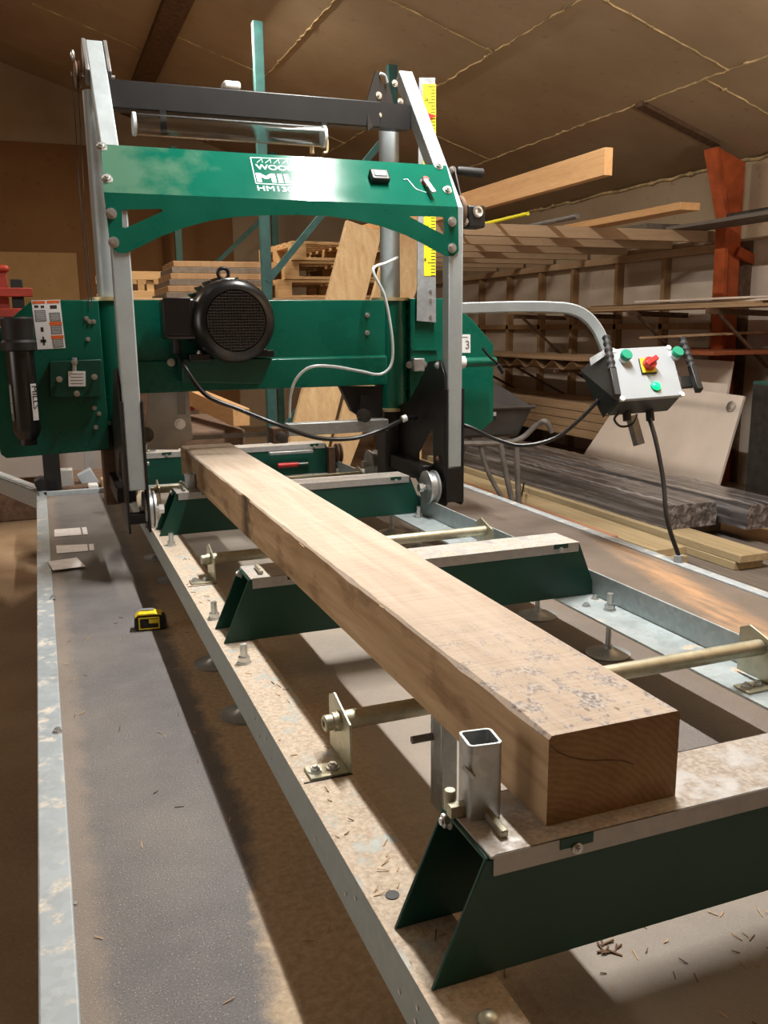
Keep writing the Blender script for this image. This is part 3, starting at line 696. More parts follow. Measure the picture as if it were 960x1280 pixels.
# pallets stacked in the rack
def pallet(x, y, z, w, d, label, rot=0):
    t = thing('pallet', (x, y, z), label, 'pallet', 'pallets in the rack')
    M = Matrix.Translation((x, y, z)) @ Matrix.Rotation(rot, 4, 'Z')
    for j in range(3):
        yy = -d/2 + j*(d-.1)/2
        MB().box(-w/2, w/2, yy, yy+.1, 0, .022, M).build('bottom_board', 'wood_fresh_x', t, bevel=.002)
        for i in range(3):
            xx = -w/2+i*(w-.12)/2
            MB().box(xx, xx+.12, yy, yy+.1, .022, .10, M).build('block', 'wood_fresh_x', t, bevel=.002)
    for i in range(3):
        xx = -w/2+i*(w-.12)/2
        MB().box(xx, xx+.12, -d/2, d/2, .10, .122, M).build('stringer_board', 'wood_fresh_x', t, bevel=.002)
    for j in range(6):
        yy = -d/2+j*(d-.1)/5
        MB().box(-w/2, w/2, yy, yy+.1, .122, .144, M).build('deck_board', 'wood_fresh_x', t, bevel=.002)
    return t
for i in range(3):
    pallet(2.35+.03*i, 7.5, 1.0+i*.146, 1.0, .9, ('lowest', 'middle', 'topmost')[i]+' light pine pallet stacked beyond the teal rack upright', .06*(i-1))
tag(MB().box(.7, 3.0, 7.0, 7.06, .90, .995).build('rack_beam', 'wood_joist', loc=(1.8, 7.03, .9), bevel=.003), 'timber rack beam carrying the pine pallets, front one', 'beam')
tag(MB().box(.7, 3.0, 7.9, 7.96, .90, .995).build('rack_beam', 'wood_joist', loc=(1.8, 7.93, .9), bevel=.003), 'timber rack beam carrying the pine pallets, rear one', 'beam')
for x in (.72, 2.93):
    tag(MB().box(x, x+.06, 7.07, 7.89, FL, .93).build('rack_post', 'wood_stud', loc=(x, 7.5, FL), bevel=.003), 'brown post carrying the timber rack beams, %s one' % ('left' if x < 1 else 'right'), 'post')
# board stacks left of the pallets
for i in range(6):
    z = .996+i*.05
    tag(MB().box(.95+.02*i, 1.72+.03*i, 7.05+.05*i, 7.95, z, z+.045).build('stacked_board', 'wood_stud' if i % 2 else 'wood_grey', bevel=.003, loc=(1.3, 7.5, z)),
        'board %s in the stack left of the pallets, behind the motor' % ('at the bottom', 'second from bottom', 'third from bottom', 'fourth from bottom', 'second from the top', 'at the very top')[i], 'board', 'boards stacked left of the pallets')
# crate
cr = thing('wooden_crate', (.93, 8.0, FL), 'open light timber crate behind the left sawmill leg', 'crate')
for z in (.88, 1.02, 1.18):
    MB().box(.55, 1.38, 8.0, 8.03, z, z+.07).build('slat', 'wood_fresh_x', cr, bevel=.002)
    MB().box(.55, 1.38, 8.77, 8.8, z, z+.07).build('slat', 'wood_fresh_x', cr, bevel=.002)
for x in (.58, .92, 1.3):
    for y in (8.03, 8.74): MB().box(x, x+.06, y, y+.03, FL, 1.25).build('post', 'wood_fresh_x', cr, bevel=.002)
MB().box(.55, 1.38, 8.03, 8.77, .86, .88).build('base', 'wood_fresh_x', cr)
# leaning raw planks
def lean(name, pts, y0, y1, th, label, mat='wood_fresh_z'):
    (tlx, tly), (trx, try_), (brx, bry), (blx, bly) = pts
    a = PY(tlx, tly, y1); b = PY(trx, try_, y1); c = PY(brx, bry, y0); d = PY(blx, bly, y0)
    # extend the plank down its own line to the floor
    def ext(t, s):
        k = (FL-t.z)/(s.z-t.z); return t+(s-t)*k
    c = ext(b, c); d = ext(a, d)
    return tag(MB().prism([a, b, c, d], (0, th, 0)).build(name, mat, loc=(c+d)/2, bevel=.004), label, 'plank')
lean('leaning_plank', ((434, 275), (478, 290), (413, 550), (362, 550)), 4.75, 5.1, .04, 'wide raw pine plank leaning left, behind the sawmill head')
lean('leaning_plank', ((487, 290), (545, 300), (452, 545), (420, 545)), 4.95, 5.35, .04, 'narrower raw plank leaning just right of the wide raw plank')
tag(MB().prism([PY(517, 526, 4.4), PY(528, 526, 4.4), PY(526, 600, 4.4), PY(515, 594, 4.4)], (0, .04, 0)).build('upright_offcut', 'wood_fresh_z', loc=PY(522, 600, 4.4)), 'pale narrow offcut seen through the opening in right black side plate', 'offcut')
# light timber laid on the floor beyond the track
f0 = PY(240, 500, 5.2); f1 = PY(300, 520, 4.6)
tag(MB().bar(PY(225, 488, 5.6), PY(302, 522, 4.5), .09, .09).build('loose_timber', 'wood_fresh', loc=f0, bevel=.003), 'pale timber with square end lying beyond the track', 'timber')
tag(MB().bar(PY(216, 508, 5.5), PY(236, 505, 5.3), .07, .08).build('red_box', 'red', loc=PY(230, 505, 5.4), bevel=.006), 'small red object on the timber beyond the track', 'box')
tag(MB().box(.66, .99, 4.62, 5.6, FL, PY(302, 528, 4.5).z-.05).build('timber_trestle', 'rust', loc=(1, 5, FL), bevel=.01), 'dark crate base carrying the pale timber beyond the track', 'crate')
# red clamp rack far left
rr = thing('red_stand', (-.15, 7.0, FL), 'red painted steel stand at the far left behind the saw cover', 'stand')
MB().box(-.24, -.16, 6.97, 7.03, FL, 1.17).build('post', 'red_steel', rr, bevel=.005)
MB().box(-.14, -.06, 6.9, 6.96, FL, 1.12).build('post', 'black', rr, bevel=.005)
for z in (.86, 1.0): MB().box(-.40, .0, 6.85, 6.9, z, z+.06).build('arm', 'red_steel', rr, bevel=.005)
MB().box(-.22, -.14, 6.95, 7.0, 1.17, 1.22).build('knob', 'red_steel', rr, bevel=.02)
# low white panel behind, and odds and ends on the floor under the mill
tag(MB().box(-1.4, .40, 6.05, 6.11, -.16, .52).build('low_white_cabinet', 'white_low', loc=(-.2, 6.1, FL), bevel=.01), 'long dull white cabinet front low behind the saw cover', 'cabinet')
tag(MB().box(-1.4, 1.0, 6.12, 6.6, FL, .50).build('dark_cabinet_base', 'rust', loc=(-.2, 6.3, FL), bevel=.01), 'dark body of bench behind the dull white front', 'bench')
def junk(name, x, y, yy, w, h, mat, label, cat, tilt=0):
    p = PY(x, y, yy); M = Matrix.Translation(p) @ Matrix.Rotation(tilt, 4, 'Y')
    base = Vector((p.x, p.y+.03, FL))
    return tag(MB().box(-w/2, w/2, 0, .07, 0, h, M).build(name, mat, loc=p, bevel=.006), label, cat)
tag(MB().box(-.02, .45, 4.72, 5.3, FL, PY(110, 612, 4.6).z).build('dark_crate', 'rust', loc=(.1, 4.9, FL), bevel=.01), 'dark brown crate behind trailer end, carrying small scraps', 'crate')
junk('patterned_tub', 84, 611, 4.75, .07, .10, 'grey_panel', 'small patterned tub on the dark crate behind trailer end', 'tub')
junk('grey_case', 116, 609, 4.8, .08, .09, 'box_grey', 'small grey plastic case tilted among scraps behind the trailer end', 'case', -.45)
junk('white_scrap', 117, 613, 4.7, .05, .03, 'white_plastic', 'small white lump in front of the tilted grey case', 'scrap')
junk('brown_scrap', 137, 610, 4.7, .08, .05, 'wood_shelf', 'small brown offcut beside the grey case', 'scrap')
tag(MB().box(.205, .265, 5.5, 5.56, FL, .45).build('grey_post', 'grey_panel', loc=(.23, 5.5, FL)), 'pale grey post in front of the dull white cabinet', 'post')

# ================================================================== TRAILER
tr_ = thing('flatbed_trailer', (.93, 2.0, FL), 'low flatbed trailer with dark dusty deck and galvanised edges carrying the sawmill', 'trailer')
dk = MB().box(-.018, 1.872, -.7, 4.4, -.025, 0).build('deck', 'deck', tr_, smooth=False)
MB().box(-.063, -.018, -.7, 4.43, -.11, .004).build('side_rail', 'zinc_edge', tr_, bevel=.003)
MB().box(1.872, 1.91, -.7, 4.43, -.11, .006).build('side_rail', 'zinc_edge', tr_, bevel=.003)
MB().box(-.018, 1.872, 4.4, 4.43, -.09, .02).build('end_rail', 'zinc_edge', tr_, bevel=.003)
e0 = Vector((-.05, 4.40, .02)); e1 = PZ(0, 597, .02); e2 = e0+(e1-e0)*2.2
mb = MB(); mb.prism([e0, e2, e2+Vector((0, 0, -.085)), e0+Vector((0, 0, -.085))], (.02, .025, 0)); mb.prism([e0, e2, e2+Vector((0, .0, -.006)), e0+Vector((0, 0, -.006))], (.05, .06, 0))
mb.build('wing_channel', 'zinc_edge', tr_)
for x in (.15, 1.70): MB().box(x, x+.06, -.6, 4.3, -.125, -.025).build('chassis_beam', 'zinc', tr_)
for x in (-.20, 1.92):
    for y in (1.55, 2.15):
        pass
for x in (.25, 1.45):
    for y in (1.4, 2.4): MB().lathe((x, y, FL+.16), (1, 0, 0), [(0, .08), (0, .145), (.02, .16), (.13, .16), (.15, .145), (.15, .08)], 28).build('wheel', 'black_rubber', tr_)
for x in (.25, 1.6):
    MB().box(x, x+.05, 4.1, 4.15, FL, -.025).build('prop_stand', 'zinc', tr_)
for (px, py) in ((72, 915), (66, 748), (63, 600+5)):
    p = PZ(px, py, .004); MB().hexbolt(p, (0, 0, 1), .007, .005).build('bolt', 'bolt', tr_)
for (px, py) in ((95, 1130),):
    p = PZ(px, py, .0); MB().cyl(p, p+Vector((0, 0, .002)), .003, seg=10).build('screw', 'bolt', tr_)
cg = PZ(838, 704, .006); 
MB().cyl((1.89, cg.y, .004), (1.89, cg.y, .03), .014, seg=14).build('cable_gland', 'box_grey', tr_)

# loose things on the deck
papers = thing('x', (0, 0, 0), None, None); bpy.data.objects.remove(papers)
for i, (q, lab) in enumerate((([(68, 662), (108, 659), (110, 668), (68, 671)], 'farthest pale paper strip lying flat on the trailer deck'),
                            ([(70, 682), (117, 680), (118, 688), (71, 692)], 'middle pale paper strip lying flat on the trailer deck'),
                            ([(60, 702), (96, 697), (107, 708), (66, 713)], 'nearest crumpled sheet of paper lying at the deck edge'))):
    z = .0015 if i < 2 else .008
    p = [PZ(a, b, z) for a, b in q]
    t = thing('paper_strip', (p[0]+p[2])/2, lab, 'paper', 'papers on the deck')
    MB().prism(p, (0, 0, .0008)).build('sheet', 'paper', t)
    if i < 2:
        e = [PZ(a, b, z+.0012) for a, b in ((q[1][0]-8, q[1][1]), (q[1][0]-6, q[1][1]), (q[2][0]-6, q[2][1]), (q[2][0]-8, q[2][1]))]
        MB().prism(e, (0, 0, .0004)).build('dark_band', 'label_grey', t)

# tape measure
tc = PZ(188, 790, 0)
tm = thing('tape_measure', (tc.x, tc.y, 0), 'yellow and black tape measure resting on the dark trailer deck', 'tape measure')
a = PZ(168, 790, 0); b = PZ(209, 786.5, 0); u = (b-a).normalized(); w_ = Vector((-u.y, u.x, 0))
M = Matrix.Identity(4)
for i in range(3): M[i][0] = u[i]; M[i][1] = w_[i]; M[i][2] = (0, 0, 1)[i]; M[i][3] = a[i]
ln = (b-a).length
def prof(s, x0=0): return [(x0+s*.0, .006), (x0, .034), (.012, .040), (ln*.6, .040), (ln-.004, .032), (ln, .020), (ln, .006), (ln-.006, 0), (.006, 0)]
def tprism(pts, y0, y1, nm, mt, bev=.0025):
    mb = MB(); A = [M @ Vector((x, y0, z*1.15)) for x, z in pts]; mb.prism(A, w_*(y1-y0)); return mb.build(nm, mt, tm, bevel=bev)
tprism([(0, .008), (.002, .030), (.012, .036), (ln*.62, .036), (ln-.004, .030), (ln, .018), (ln, .004), (ln-.006, 0), (.006, 0)], 0, .038, 'case', 'black_rubber')
tprism([(.002, .031), (.012, .041), (ln*.6, .041), (ln-.012, .0375), (ln-.012, .0345), (ln*.62, .0362), (.012, .0362)], -.001, .039, 'top_shell', 'tape_yellow', .0015)
mb = MB()
for (x0, x1, z0_, z1_) in ((.012, ln-.018, .029, .032), (.012, ln-.018, .004, .007), (.012, .0155, .007, .029), (ln-.0215, ln-.018, .007, .029)):
    mb.prism([M @ Vector(q) for q in ((x0, -.001, z0_*1.15), (x1, -.001, z0_*1.15), (x1, -.001, z1_*1.15), (x0, -.001, z1_*1.15))], -w_*.001)
mb.build('front_frame', 'tape_yellow', tm)
c = M @ Vector((.027, -.001, .0205)); MB().cyl(c, c-w_*.0015, .0085, seg=20).build('front_disc', 'black', tm)
mb = MB(); mb.prism([M @ Vector(q) for q in ((.038, -.001, .020), (ln-.022, -.001, .020), (ln-.022, -.001, .031), (.038, -.001, .031))], -w_*.0008); mb.build('front_label', 'tape_yellow', tm)
tprism([(.010, .0412), (ln*.62, .0412), (ln*.62, .0435), (.024, .0445)], .022, .036, 'belt_clip', 'grey_plastic', .0008)
tprism([(ln-.001, .004), (ln+.004, .004), (ln+.004, .010), (ln-.001, .010)], .012, .028, 'hook', 'bolt', .0005)

# ================================================================== TRACK
tk = thing('sawmill_track', (.76, 2.0, 0), 'galvanised sawmill track with green cross bunks lying along the trailer deck', 'track')
ZF, ZT = .11, .168
def rail(x_out, sgn, mat):
    # L section: vertical flange outside, foot flange pointing to the middle
    t = .005
    pr = [(x_out, ZF-t), (x_out+sgn*.108, ZF-t), (x_out+sgn*.108, ZF), (x_out+sgn*t, ZF), (x_out+sgn*t, ZT), (x_out, ZT)]
    mb = MB(); mb.prism([(x, -.6, z) for x, z in pr], (0, 4.95, 0)); return mb.build('rail', mat, tk)
rail(.280, 1, 'zinc_rail'); rail(1.243, -1, 'zinc_rail_clean')
# joint plates, and rail holes put in as dots, their lit backing coloured white
mb = MB()
for (y) in (.62, .66, .655, .70, .83, .865, .985, 1.22, 1.25, 1.30, 1.33, 1.42, 1.86, 1.92, 1.95, 2.4):
    z = .135 + (.010 if int(y*100) % 2 else -.008)
    mb.cyl((.2785, y, z), (.281, y, z), .0028, seg=8)
mb.build('bright_hole_dots', 'label_white', tk)
MB().box(.2855, .388, 1.155, 1.157, .110, .1115).build('rail_joint', 'dark_steel', tk)
MB().box(.2855, .388, 2.245, 2.247, .110, .1115).build('rail_joint', 'dark_steel', tk)

def tri_bunk(y0, lab=None, dy=.105, post=True):
    x0, x1, t0, t1, zb, zt, th = .317, 1.252, .376, 1.197, .1105, .245, .0045
    mb = MB()
    for y in (y0, y0+dy-th):
        mb.prism([(x0, y, zb), (x1, y, zb), (t1, y, zt), (t0, y, zt)], (0, th, 0))
    mb.box(t0, t1, y0, y0+dy, zt-th, zt)
    mb.box(.55, .556, y0+th, y0+dy-th, zb+.02, zt-.01); mb.box(.95, .956, y0+th, y0+dy-th, zb+.02, zt-.01)
    bk = mb.build('bunk', 'bunk', tk, bevel=.0015)
    mb = MB(); y1 = y0-.003
    mb.box(t0+.004, t1-.002, y1, y0+dy+.003, zt, zt+.003)
    mb.box(t0+.008, t1-.004, y1-.0, y0, zt-.020, zt+.003); mb.box(t0+.008, t1-.004, y0+dy, y0+dy+.003, zt-.020, zt+.003)
    mb.build('cap_plate', 'zinc_cap', bk, bevel=.0008)
    for x in (t0+.104, t1-.055):
        MB().box(x-.02, x+.02, y1-.0012, y1, zt-.008, zt+.0035).build('notch', 'bunk', bk)
        MB().hexbolt((x, y1-.001, zt-.010), (0, -1, 0), .0045, .003).build('bolt', 'bolt', bk)
    MB().hexbolt((t0+.004, y0+dy*.9, zt-.010), (-1, 0, 0), .008, .006).build('bolt', 'bolt', bk)
    # pull pin lying on the left end of the cap
    M2 = Matrix.Translation((t0+.034, y0+dy*.48, zt+.008)) @ Matrix.Rotation(-.05, 4, 'Z')
    MB().box(-.0045, .0045, -.030, .030, -.004, .004, M2).build('pull_pin', 'zinc_yellow', bk, bevel=.0015)
    return bk
bunks = [tri_bunk(.706), tri_bunk(1.787), tri_bunk(2.86), tri_bunk(3.86)]

def rod(y, z, y_foot):
    mb = MB(); mb.cyl((.372, y, z), (1.205, y, z), .0148, seg=24); cr = mb.build('cross_tube', 'zinc_yellow', tk)
    for x, s in ((.384, 1), (1.206, 1)):
        mb = MB(); mb.prism([(x, y-.045, .115), (x, y+.055, .115), (x, y+.055, z+.022), (x, y+.03, z+.034), (x, y-.045, z+.012)], (.004, 0, 0))
        mb.build('end_plate', 'zinc_yellow', cr, bevel=.001)
        mb = MB(); mb.box(x-.060, x+.004, y-.042, y-.002, .1105, .1145); mb.build('foot_plate', 'zinc_yellow', cr, bevel=.001)
        for dx in (-.048, -.02): MB().hexbolt((x+dx, y-.022, .1145), (0, 0, 1), .0075, .005).build('bolt', 'bolt', cr)
    mb = MB(); mb.lathe((.384, y, z), (-1, 0, 0), [(0, .015), (.006, .016), (.007, .0125), (.024, .0125), (.026, .011), (.026, .007), (.016, .006)], 20); mb.build('end_boss', 'zinc_yellow', cr)
    return cr
rod(1.20, .178, 0); rod(2.30, .166, 0); rod(3.42, .166, 0)

def foot(x, y):
    mb = MB(); mb.lathe((x, y, 0.0005), (0, 0, 1), [(0, .052), (.003, .053), (.004, .046), (.005, .026), (.011, .018), (.014, .010), (.022, .0095)], 32)
    mb.cyl((x, y, .02), (x, y, .146), .0065, seg=14)
    t = mb.build('levelling_foot', 'zinc', tk)
    mb = MB(); mb.cyl((x, y, .1105), (x, y, .113), .015, seg=20); mb.cyl((x, y, .113), (x, y, .124), .0125, seg=6); mb.cyl((x, y, .0935), (x, y, .1035), .0125, seg=6)
    mb.cyl((x, y, .124), (x, y, .150), .0075, seg=12)
    mb.build('nut', 'bolt', t)
for x, y in ((.334, 1.665), (.33, 1.965), (.336, 2.72), (.33, 3.02), (1.205, 1.665), (1.197, 1.975), (1.2, 2.79), (1.2, 3.05), (.33, .58), (.33, 3.7), (1.2, 3.7), (1.19, .58)): foot(x, y)
mb = MB(); mb.cyl((.337, .865, .1101), (.337, .865, .1112), .0085, seg=20); mb.build('bolt_hole', 'black', tk)
for (x, y) in ((.303, 1.165), (.303, 2.26), (1.222, 1.75), (1.17, 1.71), (1.225, 2.86)):
    MB().hexbolt((x, y, .1102), (0, 0, 1), .0075, .005).build('bolt', 'bolt', tk)
q = PZ(610, 1276, .11); MB().sphere((q.x, q.y, .112), .011, 16, (1, 1, .7)).build('dome_bolt', 'zinc_yellow', tk)

def stop_post(x, y, zt, w=.038):
    mb = MB(); h = w/2; r = .006
    def ring(hh, rr):
        out = []
        for cx, cy, a0 in ((hh-rr, hh-rr, 0), (-hh+rr, hh-rr, 90), (-hh+rr, -hh+rr, 180), (hh-rr, -hh+rr, 270)):
            for k in range(5):
                a = math.radians(a0+k*22.5); out.append((cx+rr*math.cos(a), cy+rr*math.sin(a)))
        return out
    M2 = Matrix.Translation((x, y, 0)) @ Matrix.Rotation(-.12, 4, 'Z')
    O = ring(h, r); I = ring(h-.003, r-.002); z0 = .2485; n = len(O)
    vs = [[mb.bm.verts.new(M2 @ Vector((a, b, z))) for a, b in R_] for R_, z in ((O, z0), (O, zt), (I, zt), (I, z0+.02))]
    for A, B in zip(vs, vs[1:]):
        for i in range(n): mb.bm.faces.new((A[i], A[(i+1) % n], B[(i+1) % n], B[i]))
    mb.bm.faces.new(vs[3]); mb.bm.faces.new(vs[0])
    t = mb.build('log_stop', 'zinc', tk)
    MB().bar((x-h-.008, y-.012, zt-.022), (x-h+.002, y-.020, zt-.034), .004, .004).build('stop_pin', 'bolt', t)
    mb = MB(); mb.cyl((x-h-.010, y+.014, .2485), (x-h-.010, y+.014, .272), .0065, seg=14); mb.box(x-h-.018, x-h+.002, y-.006, y+.006, .2485, .262); mb.build('pin_bracket', 'zinc_yellow', t, bevel=.001)
stop_post(.409, .785, .335); stop_post(.437, 2.94, .295, .036); stop_post(.43, 3.935, .285, .03)
mb = MB(); mb.box(.488, .528, 1.085, 1.093, .075, .252); mb.box(.488, .492, 1.055, 1.085, .075, .252)
cl = mb.build('clamp_post', 'zinc', tk, bevel=.0015)
MB().cyl((.455, 1.085, .185), (.489, 1.085, .185), .0055, seg=12).build('clamp_pin', 'grey_tube', cl)
# far log clamps with handles on the last bunk
for (x0, x1, z, hx, col) in ((.25, .40, .205, .30, 'red'), (.92, 1.12, .215, 1.0, 'red')):
    mb = MB(); mb.box(x0, x1, 3.80, 3.83, z, z+.012); t = mb.build('clamp_bar', 'zinc', tk, bevel=.001)
    MB().cyl((hx-.05, 3.78, z-.045), (hx+.04, 3.78, z-.045), .011, seg=14).build('clamp_handle', col, t)
    MB().cyl((hx+.04, 3.79, z-.045), (hx+.09, 3.79, z-.045), .006, seg=12).build('clamp_screw', 'grey_tube', t)
mb = MB(); mb.lathe((1.235, 3.84, .20), (1, 0, 0), [(0, .03), (.004, .045), (.01, .045), (.014, .03), (.02, .045), (.026, .045), (.03, .02)], 24)
mb.box(1.20, 1.23, 3.82, 3.86, .11, .23); mb.build('cant_hook_bracket', 'rust', tk)

# chips and sawdust scraps
mb = MB(); mbd = MB()
for i in range(150):
    r = random.random()
    if r < .45: x, y, z = random.uniform(.29, .385), random.uniform(.6, 2.6), .1108
    elif r < .75: x, y, z = random.gauss(.70, .10), random.gauss(.74, .09), .0008
    else: x, y, z = random.uniform(0, .3), random.uniform(.6, 2.6), .0008
    a = random.uniform(0, PI); l = random.uniform(.003, .008)
    d = Vector((math.cos(a), math.sin(a), 0))*l
    (mb if random.random() < .6 else mbd).bar(Vector((x, y, z))-d, Vector((x, y, z))+d+Vector((0, 0, random.uniform(0, .003))), .0012, .0008)
for i in range(9):
    c = PZ(764+random.uniform(-12, 12), 1186+random.uniform(-9, 9), .001); a = random.uniform(0, PI)
    d = Vector((math.cos(a), math.sin(a), .1))*random.uniform(.008, .018); mbd.bar(c-d*.2, c+d, .0022, .0016)
o = mb.build('sawdust_chips', 'chips', loc=(.5, 1.2, 0)); tag(o, 'pale sawdust chips scattered over track flange and trailer deck', 'wood chips', kind='stuff')
o = mbd.build('bark_scraps', 'chips_dark', loc=(.7, .8, 0)); tag(o, 'dark splinters and bark scraps scattered on deck and flange', 'bark scraps', kind='stuff')

# ================================================================== OAK BEAM
bx0, bx1, by0, by1, bz0, bz1 = .460, .627, .730, 3.25, .2484, .351
mb = MB(); ny = 60
rows = []
for j in range(ny+1):
    y = by0+(by1-by0)*j/ny; k = j/ny
    x0 = bx0+(-.005)*k; x1 = bx1+.012*k
    jt = lambda s: random.uniform(-s, s)
    w1 = .0035 if random.random() < .3 else .0012
    rows.append([mb.bm.verts.new(p) for p in ((x0, y, bz0), (x1, y, bz0), (x1, y, bz1-.003), (x1-.003, y, bz1), (x0+.003+abs(jt(w1)), y, bz1+jt(.0006)), (x0+jt(.0006), y, bz1-.003-abs(jt(w1))))])
for A, B in zip(rows, rows[1:]):
    for i in range(6): mb.bm.faces.new((A[i], A[(i+1) % 6], B[(i+1) % 6], B[i]))
mb.bm.faces.new(rows[0]); mb.bm.faces.new(list(reversed(rows[-1])))
beam = thing('oak_beam', (bx0, by0, bz0), 'long square-sawn oak beam lying on the green bunks', 'timber beam')
MB_b = mb.build('beam_body', 'oak', beam)
# drying crack across the end
mb = MB()
pts = [PY(x, y, by0-.0004) for x, y in ((687, 931), (700, 941), (716, 947), (738, 950.5), (760, 950), (778, 951), (792, 955))]
mb.tube(pts, .0007, 5); mb.build('drying_crack', 'chips_dark', beam)
mb = MB()
for (a, b) in (((474, 757), (480, 761)), ((374, 679), (380, 684))):
    p = PZ(*a, bz1+.001); q = PZ(*b, bz1+.001)
    mb.bar(p, q, .002, .0015)
mb.build('splinter', 'wood_shelf', beam)

# ================================================================== SAWMILL
sm = thing('sawmill', (.775, 2.95, 0), 'green portable band sawmill head on galvanised posts straddling the track', 'sawmill')
YL = 2.72
SD = Vector((0, .634, .773))            # direction in which the upper half leans back
SN = Vector((0, -.773, .634))           # its outward normal
ZB = 1.145
for X in (.22, 1.28):
    top = Vector((0, YL, ZB))+SD*.665
    q = SN*-.05
    prof_ = [(YL, .29), (YL, ZB), (top.y, top.z), (top.y+q.y, top.z+q.z), (YL+.05, ZB-.02), (YL+.05, .29)]
    prof_[3] = (top.y-SN.y*.05, top.z-SN.z*.05)
    lg = MB().prism([(X, y, z) for y, z in prof_], (.052, 0, 0)).build('leg', 'zinc_leg', sm, bevel=.004, seg=3)
# foot brackets
def rounded(y0, y1, z0, z1, r, X):
    pts = [(X, y0, z1), (X, y0, z0+r)]
    for k in range(1, 6):
        a = PI+k*PI/12; pts.append((X, y0+r+r*math.cos(a), z0+r+r*math.sin(a)))
    for k in range(0, 6):
        a = 1.5*PI+k*PI/12; pts.append((X, y1-r+r*math.cos(a), z0+r+r*math.sin(a)))
    pts.append((X, y1, z1)); return pts
for X, front in ((.22, False), (1.28, True)):
    mb = MB()
    for xx in (X-.007, X+.053): mb.prism(rounded(YL-.004, YL+.08, .155, .56, .02, xx), (.006, 0, 0))
    if front: mb.box(X-.001, X+.053, YL-.003, YL, .17, .29)
    else: mb.box(X-.001, X+.053, YL+.01, YL+.05, .185, .215)
    mb.build('foot_bracket', 'black', sm, bevel=.001)
# side plates joining the legs to the rear masts
def side_plate(X):
    def q(x, y): p = PX(x, y, 1.272); return (p.y, p.z)
    out = [q(*p) for p in ((536, 452), (550, 450), (556, 470), (556, 628), (536, 626), (520, 598), (488, 591), (470, 575), (470, 545), (490, 512), (512, 500), (524, 478))]
    hole = [q(*p) for p in ((541, 535), (542, 584), (523, 577), (523, 566), (534, 544))]
    return plate('side_plate', 'black', sm, out, [hole], (X, 0, 0), (0, 1, 0), (0, 0, 1), .006)
side_plate(1.277); side_plate(.222-.004)
for (px, py) in ((547, 456), (548, 573), (503, 522)):
    p = PX(px, py, 1.270); MB().hexbolt(p, (-1, 0, 0), .010, .006).build('bolt', 'bolt' if py < 500 else 'rust', sm)
# track wheels
for X in (.283, 1.240):
    for Y in (2.78, 3.36):
        wz = ZT+.050
        mb = MB(); s = 1 if X < .7 else -1
        mb.lathe((X-.018, Y, wz), (1, 0, 0), [(0, .022), (0, .057), (.006, .058), (.010, .050), (.026, .050), (.030, .058), (.036, .057), (.036, .022)], 32)
        wh = mb.build('track_wheel', 'zinc', sm)
        mb = MB(); mb.cyl((X-.03, Y, wz), (X+.03, Y, wz), .010, seg=14); mb.cyl((X-.044 if s < 0 else X-.03, Y, wz), (X-.028, Y, wz), .016, seg=6); mb.cyl((X+.028, Y, wz), (X+.044, Y, wz), .016, seg=6)
        mb.build('axle_bolt', 'bolt', wh)

# front panel: bent green plate
u = Vector((1, 0, 0)); p_fold = Vector((0, YL-.006, ZB))
def UVs(x, y):   # sloped face
    p = PP(x, y, p_fold, SN); return (p.x, (p-p_fold).dot(SD))
def UVv(x, y):   # vertical face
    p = PY(x, y, YL-.006); return (p.x, p.z)
def xz(p): return UVv(*p)
fl = UVv(130, 243)[0]; fr = UVv(572.5, 258)[0]
slope_out = [(fl, 0), (fr, 0), UVs(558, 207), UVs(126, 180)]
hole = [(UVs(531, 226)[0]+.017*math.cos(a*PI/8), UVs(531, 227)[1]+.02*math.sin(a*PI/8)) for a in range(16)]
fp = plate('front_panel', 'green_dusty', sm, slope_out, [hole], p_fold, u, SD, .004)
low = [(fl, ZB)] + [xz(p) for p in ((137, 300), (141, 310), (148, 316), (158, 316), (172, 310), (200, 296), (232, 284), (262, 276), (295, 271), (330, 269), (372, 268.5), (410, 270), (445, 275), (478, 283), (508, 294), (530, 305), (546, 314), (558, 320), (567, 320), (573.5, 314))] + [(fr, ZB)]
tri1 = [xz(p) for p in ((152, 262), (201, 261), (204, 263), (202, 265), (157, 285), (153, 284))]
tri2 = [xz(p) for p in ((512, 271), (515, 270), (553, 271), (556, 273), (556, 290), (554, 293), (550, 291))]
lowp = plate('panel_skirt', 'green', fp, low, [tri1, tri2], (0, YL-.006, 0), (1, 0, 0), (0, 0, 1), .004)
for (x, y) in ((127, 184), (134, 224), (548, 208), (559, 238)):
    p = PP(x, y, p_fold, SN); MB().hexbolt(p, SN, .0115, .008).build('bolt', 'bolt', fp)
for (x, y) in ((139, 267), (142, 303), (565, 277), (565, 310)):
    p = PY(x, y, YL-.006); MB().hexbolt(p, (0, -1, 0), .0115, .008).build('bolt', 'bolt', fp)
# latch, lock lever, printed arc
def onS(x, y, h=0): return PP(x, y, p_fold, SN)+SN*h
c = onS(473, 224, 0)
M = Matrix.Identity(4)
for i in range(3): M[i][0] = u[i]; M[i][1] = SD[i]; M[i][2] = SN[i]; M[i][3] = c[i]
lt = MB().box(-.031, .031, -.022, .022, 0, .022, M).build('latch', 'black', fp, bevel=.004)
MB().box(-.020, .020, -.010, .012, .022, .0245, M).build('latch_plate', 'grey_plastic', lt, bevel=.002)
a = onS(530, 228, .012); b = onS(540, 247, .022)
MB().bar(a, b, .017, .006, SN).build('lock_lever', 'zinc', fp, bevel=.002)
MB().cyl(onS(531, 227, -.02), onS(531, 227, .014), .010, seg=16).build('lock_shaft', 'red', fp)
MB().tube([onS(x, y, .0008) for x, y in ((504, 225), (509, 224.5), (514, 230), (521, 237), (533, 241))], .0018, 6).build('printed_arc', 'print_white', fp)
